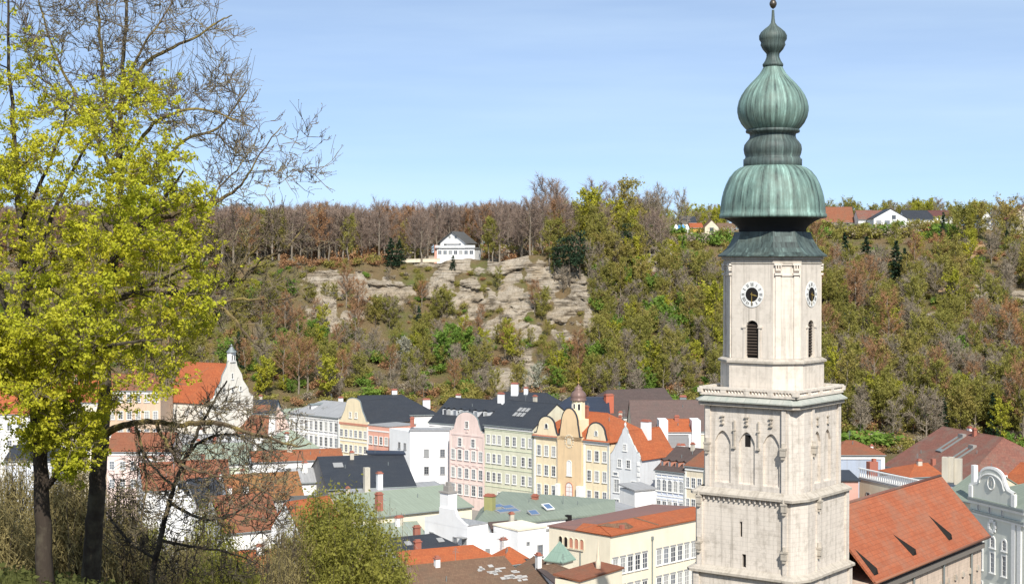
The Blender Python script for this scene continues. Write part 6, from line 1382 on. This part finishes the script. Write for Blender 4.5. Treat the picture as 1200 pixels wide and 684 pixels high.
class Tree:
    def __init__(s, seed, heart): s.heart = np.array(heart); s.rs = np.random.RandomState(seed); s.nodes = []; s.rad = []; s.trunk = MB(); s.br = NP(); s.tw = NP(); s.lf = NP()
    def limb(s, spec, trunk=False):
        """spec rows: px, py, distance, radius in pixels"""
        q = smooth_line([(*Q(a, b, Y), r * Y / F) for a, b, Y, r in spec]); q[1:-1, :3] += s.rs.normal(size=(len(q) - 2, 3)) * .012
        if trunk: s.trunk.tube([Vector(p[:3]) for p in q], [p[3] * .88 for p in q], 10)
        else: s.br.limb([p[:3] for p in q], [p[3] for p in q], 6)
        s.nodes += [p[:3] for p in q]; s.rad += [p[3] for p in q]
    def grow(s, pts, ncl, r_br=.5, sag=.12, tw=.007, forks=2, leaf=None, bud=0.0, maxd=9):
        """sub-branches from the limbs to the middle of each cluster of points, then a twig to every point"""
        rs = s.rs; pts = np.array(pts); cen = pts[rs.choice(len(pts), ncl, False)].copy()
        for _ in range(4):
            own = ((pts[:, None] - cen[None]) ** 2).sum(-1).argmin(1)
            for k in range(ncl):
                if (own == k).any(): cen[k] = pts[own == k].mean(0)
        N = np.array(s.nodes); R = np.array(s.rad); base_n = len(N)
        order = ((cen[:, None] - N[None]) ** 2).sum(-1).min(1).argsort()
        nodes, rad = [N], [R]; sub = {}
        for k in order:
            NN, RR = np.vstack(nodes), np.concatenate(rad); d = np.linalg.norm(NN - cen[k], axis=1) + .8 * np.maximum(0, NN[:, 2] - cen[k][2]) + 1.6 * np.maximum(0, np.linalg.norm(NN - s.heart, axis=1) - np.linalg.norm(cen[k] - s.heart) + .25); i = d.argmin(); a = NN[i]; c = cen[k]; L = np.linalg.norm(c - a)
            m1 = a + (c - a) * .35 + rs.normal(size=3) * L * .09 + (0, 0, L * sag); m2 = a + (c - a) * .7 + rs.normal(size=3) * L * .07 + (0, 0, L * sag)
            ext = c + (c - m2) * .35
            q = smooth_line([a, m1, m2, c, ext], 3); r0 = min(RR[i] * r_br, .006 + .012 * L); r = np.linspace(r0, .004, len(q)); s.br.limb(list(q), list(r), 4)
            nodes.append(q[2:]); rad.append(r[2:]); sub[k] = q
        for k in range(ncl):
            q = sub[k][3:]
            for p in pts[own == k]:
                d = np.linalg.norm(q - p, axis=1) + 1.4 * np.maximum(0, np.linalg.norm(q - s.heart, axis=1) - np.linalg.norm(p - s.heart) + .1); i = min(len(q) - 1, max(0, d.argmin() - 1)); a = q[i]; L = np.linalg.norm(p - a)
                m = a + (p - a) * .5 + rs.normal(size=3) * L * .09 - (0, 0, L * .10); s.tw.limb([a, m, p], [tw, tw * .75, tw * .4], 3)
                for _ in range(forks):
                    f = rs.uniform(.3, .95); b_ = a + (p - a) * f if f > .6 else m; e = b_ + (p - a) * rs.uniform(.3, .6) + rs.normal(size=3) * L * .16 + (0, 0, .14 * L)
                    s.tw.limb([b_, b_ + (e - b_) * .55 + rs.normal(size=3) * .02, e], [tw * .7, tw * .5, tw * .35], 3)
                    if bud: s.lf.leaves(e + rs.normal(size=(2, 3)) * .008, bud, rs)
                    if leaf and rs.rand() < .55: s.clump(e, leaf)
                if bud: s.lf.leaves(p + rs.normal(size=(3, 3)) * .01, bud, rs)
                if leaf: s.clump(p, leaf)
    def clump(s, p, leaf):
        n, r, sz = leaf; rs = s.rs; v = rs.normal(size=(n, 3)); v /= np.linalg.norm(v, axis=1)[:, None]; s.lf.leaves(p + v * r * rs.uniform(.3, 1.0, (n, 1)) * (1, 1, .75), sz, rs)
    def finish(s, name, label, base, mats, group=None):
        r = thing(name, label, 'tree', base, group); o = -Vector(base)
        if s.trunk.f: s.trunk.build('trunk', mats[0], r)
        for nm, npm, mt in (('limbs', s.br, mats[1]), ('twigs', s.tw, mats[2]), ('foliage', s.lf, mats[3])):
            if npm.n:
                v, f = npm.arrays(); npm.v = [v + np.array(o)]; ob = bpy.data.objects.new({'limbs': 'branch', 'twigs': 'twig', 'foliage': 'foliage'}[nm], npm.mesh(nm, mt)); COL.objects.link(ob); ob.parent = r
                if nm == 'twigs': ob['kind'] = 'stuff'
        return r
def scatter_px(rs, n, poly, Yf, lumps=0, lr=20, keep=lambda x, y: True):
    xs_, ys_ = [p[0] for p in poly], [p[1] for p in poly]; out = []
    def one():
        for _ in range(400):
            x, y = rs.uniform(min(xs_), max(xs_)), rs.uniform(min(ys_), max(ys_))
            if inside(poly, x, y) and keep(x, y): return x, y
        return x, y
    if lumps:
        cs_ = [(*one(), Yf(rs)) for _ in range(lumps)]
        for _ in range(n):
            x, y, Y = cs_[rs.randint(lumps)]; out.append(Q(x + rs.normal() * lr, y + rs.normal() * lr * .7, Y + rs.normal() * lr * Y / F))
    else:
        for _ in range(n): x, y = one(); out.append(Q(x, y, Yf(rs)))
    return [np.array(p) for p in out]
# 1: the flowering maple at the left
t = Tree(1, Q(60, 420, 28))
t.limb([(53, 716, 28, 13), (52, 660, 28, 11.5), (50, 600, 28, 10.5), (48, 550, 28, 9.6), (44, 500, 28, 9), (40, 460, 28, 8), (35, 420, 28.1, 7), (30, 370, 28.2, 6), (28, 310, 28.3, 5), (22, 240, 28.3, 4), (16, 160, 28.3, 3), (10, 60, 28.3, 2), (8, -30, 28.3, 1.2)], True)
t.limb([(50, 572, 28, 6), (58, 566, 27.9, 4.2), (66, 556, 27.8, 3.2), (74, 540, 27.6, 2.4), (82, 510, 27.4, 1.6)])
t.limb([(45, 505, 28, 6), (55, 465, 27.8, 5), (68, 420, 27.6, 4.4), (90, 370, 27.4, 3.8), (118, 325, 27.2, 3.2), (150, 280, 27, 2.6), (185, 240, 26.8, 2), (215, 200, 26.8, 1.2)])
t.limb([(36, 425, 28, 5), (18, 385, 28.6, 4.2), (0, 340, 29.2, 3.5), (-20, 290, 29.6, 3), (-40, 220, 30, 2)])
t.limb([(60, 448, 27.7, 3.5), (85, 425, 26.8, 3), (115, 410, 26.2, 2.4), (150, 402, 25.8, 1.8), (190, 398, 25.5, 1.2)])
t.limb([(30, 350, 28.2, 4), (45, 300, 28.8, 3.3), (62, 250, 29.3, 2.7), (85, 200, 29.8, 2.1), (115, 150, 30, 1.5), (150, 110, 30, 1)])
t.limb([(92, 368, 27.4, 3), (130, 350, 27.8, 2.6), (170, 335, 28.4, 2.1), (210, 318, 28.8, 1.6), (240, 295, 29, 1)])
t.limb([(24, 260, 28.3, 3), (50, 210, 27.4, 2.3), (70, 160, 27, 1.7), (80, 120, 26.8, 1)])
poly = [(-80, -60), (30, -60), (45, 10), (62, 60), (60, 95), (100, 110), (118, 88), (150, 82), (205, 82), (200, 110), (180, 130), (208, 148), (198, 172), (236, 212), (240, 250), (264, 285), (258, 330), (240, 360), (236, 410), (222, 450), (165, 462), (120, 490), (108, 545), (70, 560), (40, 530), (-10, 500), (-80, 480)]
rs = np.random.RandomState(3)
keep = lambda x, y: rs.rand() < (0.5 if x < 70 and y < 130 else 1.0) * (.55 if x < 60 and 240 < y < 380 else 1)
pts = scatter_px(rs, 1900, poly, lambda r: 28 + r.uniform(-2.6, 2.6), 170, 14, keep) + scatter_px(rs, 700, poly, lambda r: 28 + r.uniform(-2.6, 2.6), 0, 0, keep)
t.grow(pts, 200, .45, .1, .007, 2, (18, .105, .028))
pts = scatter_px(rs, 380, [(35, 480), (70, 470), (108, 500), (112, 530), (90, 550), (60, 545), (40, 520)], lambda r: 27.6 + r.uniform(-.8, .8), 14, 10) + scatter_px(rs, 700, [(-60, 380), (60, 375), (130, 385), (150, 420), (110, 440), (40, 470), (-60, 480)], lambda r: 26.5 + r.uniform(-1, 1), 24, 16)
t.grow(pts, 44, .4, .05, .006, 2, (18, .105, .028))
g0 = Q(53, 716, 28); t.finish('maple_tree', 'yellow green flowering maple with a dark trunk at the left edge', (g0.x, g0.y, g0.z), (B_near, B_near, B_twig, F_maple))
# 2: the taller, still bare tree beside it
t = Tree(2, Q(128, 300, 30))
t.limb([(104, 720, 30, 13.5), (108, 660, 30, 12.5), (111, 610, 30, 11.8), (115, 560, 30, 11), (119, 510, 30, 10), (123, 465, 30, 8.6), (123, 420, 30, 7.6), (126, 370, 30, 6.8), (133, 310, 30, 6), (139, 250, 30.2, 5), (140, 190, 30.2, 4.2), (142, 120, 30.2, 3.2), (146, 50, 30.2, 2.4), (150, -50, 30.2, 1.4)], True)
t.limb([(140, 200, 30.2, 3.4), (132, 150, 30, 2.8), (122, 95, 29.8, 2.3), (117, 40, 29.6, 1.8), (112, -40, 29.5, 1)])
t.limb([(139, 215, 30.2, 3.2), (112, 160, 30.6, 2.5), (85, 105, 31, 1.9), (62, 55, 31.2, 1.4), (45, 0, 31.4, .9)])
t.limb([(118, 165, 30.5, 1.8), (80, 120, 31, 1.4), (52, 95, 31.3, 1.1), (25, 80, 31.5, .8)])
t.limb([(142, 130, 30.2, 2.8), (165, 80, 30, 2.3), (190, 62, 29.8, 2), (225, 46, 29.6, 1.5), (258, 25, 29.5, 1), (272, 18, 29.4, .6)])
t.limb([(142, 110, 30.2, 2.2), (170, 50, 30.5, 1.6), (195, 15, 30.8, 1.1), (210, -30, 31, .7)])
t.limb([(140, 200, 30.2, 2.8), (175, 150, 29.8, 2.2), (205, 132, 29.5, 1.8), (240, 128, 29.3, 1.3), (275, 140, 29.2, .9), (298, 150, 29.1, .5)])
t.limb([(139, 250, 30.2, 3), (180, 205, 30.5, 2.4), (215, 165, 30.8, 1.9), (255, 150, 31, 1.4), (290, 105, 31, .9)])
t.limb([(133, 305, 30, 3.6), (165, 268, 29.5, 3), (200, 252, 29.2, 3), (232, 240, 29, 2.6), (262, 232, 28.8, 2.2), (286, 212, 28.7, 1.3), (300, 188, 28.6, 1), (330, 148, 28.5, .6)])
t.limb([(262, 333, 29, 1.8), (278, 318, 28.8, 1.5), (300, 290, 28.6, 1.3), (318, 262, 28.5, 1), (330, 240, 28.4, .6)])
t.limb([(255, 356, 28.7, 1.6), (285, 350, 28.5, 1.3), (320, 352, 28.4, 1.0), (352, 345, 28.3, .6)])
t.limb([(245, 237, 28.9, 1.4), (262, 215, 29.2, 1.1), (285, 190, 29.4, .8), (298, 170, 29.4, .5)])
t.limb([(127, 355, 30, 3.6), (160, 345, 29.4, 3.3), (205, 345, 29, 3), (245, 352, 28.7, 2.6), (275, 375, 28.5, 2.1), (298, 402, 28.4, 1.1), (318, 412, 28.4, .7)])
t.limb([(215, 346, 29, 2.4), (250, 338, 29, 2.2), (285, 327, 29, 2), (305, 305, 29, 1.8), (335, 292, 29, 1.4), (358, 262, 29, .6)])
t.limb([(122, 508, 30, 5), (145, 498, 29.4, 4), (180, 494, 28.8, 3.4), (215, 498, 28.4, 3), (250, 494, 28, 3.1), (285, 505, 27.6, 2.4), (320, 515, 27.4, 1.8), (345, 522, 27.3, 1.2), (365, 520, 27.3, .7)])
t.limb([(182, 494, 28.8, 2.6), (196, 520, 28.4, 2.1), (214, 545, 28, 1.7), (250, 556, 27.6, 1.3), (290, 564, 27.3, 1), (330, 590, 27.2, .6)])
t.limb([(160, 496, 29.1, 2), (168, 530, 28.8, 1.5), (172, 570, 28.6, 1.2), (165, 610, 28.5, .8)])
rs = np.random.RandomState(8)
up_ = [(20, -50), (220, -50), (262, 10), (290, 40), (300, 90), (308, 150), (300, 185), (255, 190), (215, 150), (160, 130), (100, 150), (40, 110), (20, 60)]
pts = scatter_px(rs, 900, up_, lambda r: 30 + r.uniform(-2.2, 2.2), 90, 14) + scatter_px(rs, 450, up_, lambda r: 30 + r.uniform(-2.2, 2.2))
t.grow(pts, 130, .55, -.02, .0085, 3, None, .010)
arch = [(180, 235), (250, 195), (300, 140), (345, 130), (370, 190), (362, 260), (350, 330), (320, 410), (290, 425), (250, 390), (230, 340), (220, 280)]
pts = scatter_px(rs, 560, arch, lambda r: 29 + r.uniform(-1.3, 1.3), 60, 15); t.grow(pts, 80, .55, .02, .0085, 3, None, .011)
low = [(150, 500), (260, 460), (365, 480), (350, 600), (280, 620), (200, 600), (160, 640), (130, 600)]
pts = scatter_px(rs, 600, low, lambda r: 28 + r.uniform(-1, 1)); t.grow(pts, 100, .55, -.06, .0085, 3, None, .012)
g0 = Q(104, 720, 30); t.finish('bare_tree', 'tall leafless tree with fine budding twigs behind the flowering maple', (g0.x, g0.y, g0.z), (B_near, bark('lichened_branch', (0.105, 0.08, 0.055), (0.27, 0.21, 0.075), 3), B_twig, B_lichen))
# 3: a thin bare tree reaching up through the roofs
t = Tree(5, Q(192, 610, 34))
t.limb([(168, 740, 34, 4.5), (178, 680, 34, 4), (188, 630, 34, 3.6), (198, 588, 34, 3.2), (213, 546, 34, 2.8), (229, 511, 34, 2.3), (246, 478, 34, 1.7), (266, 446, 34, 1)], True)
for sp_ in ([(213, 546, 34, 2), (232, 520, 33, 1.6), (262, 508, 32.5, 1.3), (300, 520, 32, 1), (332, 540, 32, .6)], [(198, 588, 34, 2.2), (232, 606, 33.5, 1.9), (262, 606, 33, 1.5), (290, 590, 32.6, 1.1), (312, 570, 32.4, .7)], [(188, 632, 34, 2), (225, 640, 34.5, 1.6), (262, 645, 35, 1.2), (300, 660, 35.2, .8)], [(183, 655, 34, 2), (150, 632, 34.5, 1.6), (125, 600, 35, 1.1)], [(205, 570, 34, 1.7), (178, 545, 34.5, 1.3), (160, 520, 35, .9)]): t.limb(sp_)
pts = scatter_px(np.random.RandomState(12), 1050, [(120, 560), (190, 500), (262, 440), (340, 520), (345, 600), (310, 684), (180, 690), (120, 650)], lambda r: 34 + r.uniform(-2, 2)); t.grow(pts, 140, .6, -.02, .0095, 3, None, .010)
g0 = Q(168, 740, 34); t.finish('bare_tree', 'small dark leafless tree spreading crooked twigs in front of the old roofs', (g0.x, g0.y, g0.z), (B_near, B_near, B_near, B_twig))
# olive bush in the middle
def upright_bush(label, px, Yd, half_px, top_py, bot_py, nst, nleaf, lsize, mat, seed, stem=B_twig, name='bush', lift=1.0):
    rs = np.random.RandomState(seed); T, C = NP(), NP(); top, bot = Q(px, top_py, Yd), Q(px, bot_py, Yd); z0 = min(float(castle_z(top.x, Yd)), bot.z); H = top.z - z0; R = half_px * Yd / F; ends = []
    for i in range(nst):
        a = rs.uniform(0, 6.28); q = math.sqrt(rs.uniform(0, 1)); r = R * q; h = H * (1 - .42 * q ** 2.2) * rs.uniform(.86, 1.04)
        e = np.array((math.cos(a) * r, math.sin(a) * r, h)); b_ = e * (.25, .25, 0); m = e * (.75, .75, .5) + rs.normal(size=3) * .12; T.limb([b_, m, e], [.05, .03, .006], 3); ends.append((m, e))
    ei = rs.randint(0, nst, nleaf); f = rs.uniform(0, 1.0, (nleaf, 1)) ** .7; M = np.array([q[0] for q in ends])[ei]; E = np.array([q[1] for q in ends])[ei]
    tip = M + (E - M) * f + rs.normal(size=(nleaf, 3)) * (.20, .20, .16) * max(1, R / 2.2); C.slivers(tip - rs.normal(size=(nleaf, 3)) * (.16, .16, .05) - (0, 0, .22), tip + rs.normal(size=(nleaf, 3)) * .08 + (0, 0, .08), .011, rs)
    for _ in range(2): C.leaves(tip + rs.normal(size=(nleaf, 3)) * .07, lsize, rs)
    r = thing(name, label, 'bush', (top.x, Yd, z0))
    for n_, q, m_ in (('stem', T, stem), ('foliage', C, mat)): o = bpy.data.objects.new(n_, q.mesh(n_, m_)); COL.objects.link(o); o.parent = r
upright_bush('big olive green bush standing in front of the low roofs', 395, 60, 84, 572, 700, 150, 15000, .055, F_willow, 21)
upright_bush('pale twiggy shrub right behind the big olive bush', 452, 66, 36, 575, 690, 60, 900, .03, F_grey, 22, B_twig)
# brown thickets at the left
for i, (px, Yd, hw, tp, mt) in enumerate(((18, 44, 60, 528, F_thicket), (80, 40, 50, 535, F_thicket), (140, 42, 42, 560, F_thicket), (-15, 38, 50, 590, F_thicket), (165, 50, 45, 605, F_willow), (215, 46, 52, 622, F_thicket), (262, 44, 48, 640, F_willow), (310, 52, 42, 622, F_thicket), (245, 55, 40, 585, F_willow), (340, 58, 34, 590, F_thicket))):
    upright_bush(['brown thicket at the far left below the maple', 'brown thicket between the two dark trunks', 'brown thicket just right of the second trunk', 'low brown thicket in the lower left corner', 'olive shrub under the low dark branches', 'twiggy brown shrub at the bottom below the slate roof', 'olive shrub at the bottom between twiggy shrubs', 'brown twiggy shrub beside the olive bush', 'olive shrub in front of the dark slate roof', 'brown shrub at the left foot of the olive bush'][i],
                 px, Yd, hw, tp, 720, 120, (6500 if px < 100 else 2600) if mt is F_thicket else 2800, .026 if mt is F_thicket else .045, mt, 40 + i, B_twig, 'shrub')
# grass on the slope at the lower left
C = NP(); rs = np.random.RandomState(77); n = 26000; X = rs.uniform(-16, -3, n); Y = rs.uniform(23, 36, n); b_ = np.stack([X, Y, castle_z(X, Y)], 1); C.slivers(b_, b_ + np.stack([rs.normal(size=n) * .06, rs.normal(size=n) * .06, rs.uniform(.08, .30, n)], 1), .012, rs)
C.leaves(b_[:9000] + np.stack([np.zeros(9000), np.zeros(9000), rs.uniform(.05, .3, 9000)], 1), .05, rs, .5)
o = bpy.data.objects.new('grass', C.mesh('grass', F_grass)); COL.objects.link(o); struct(o, 'stuff'); o['label'] = 'green grass and herbs on the slope under the trees'; o['category'] = 'grass'
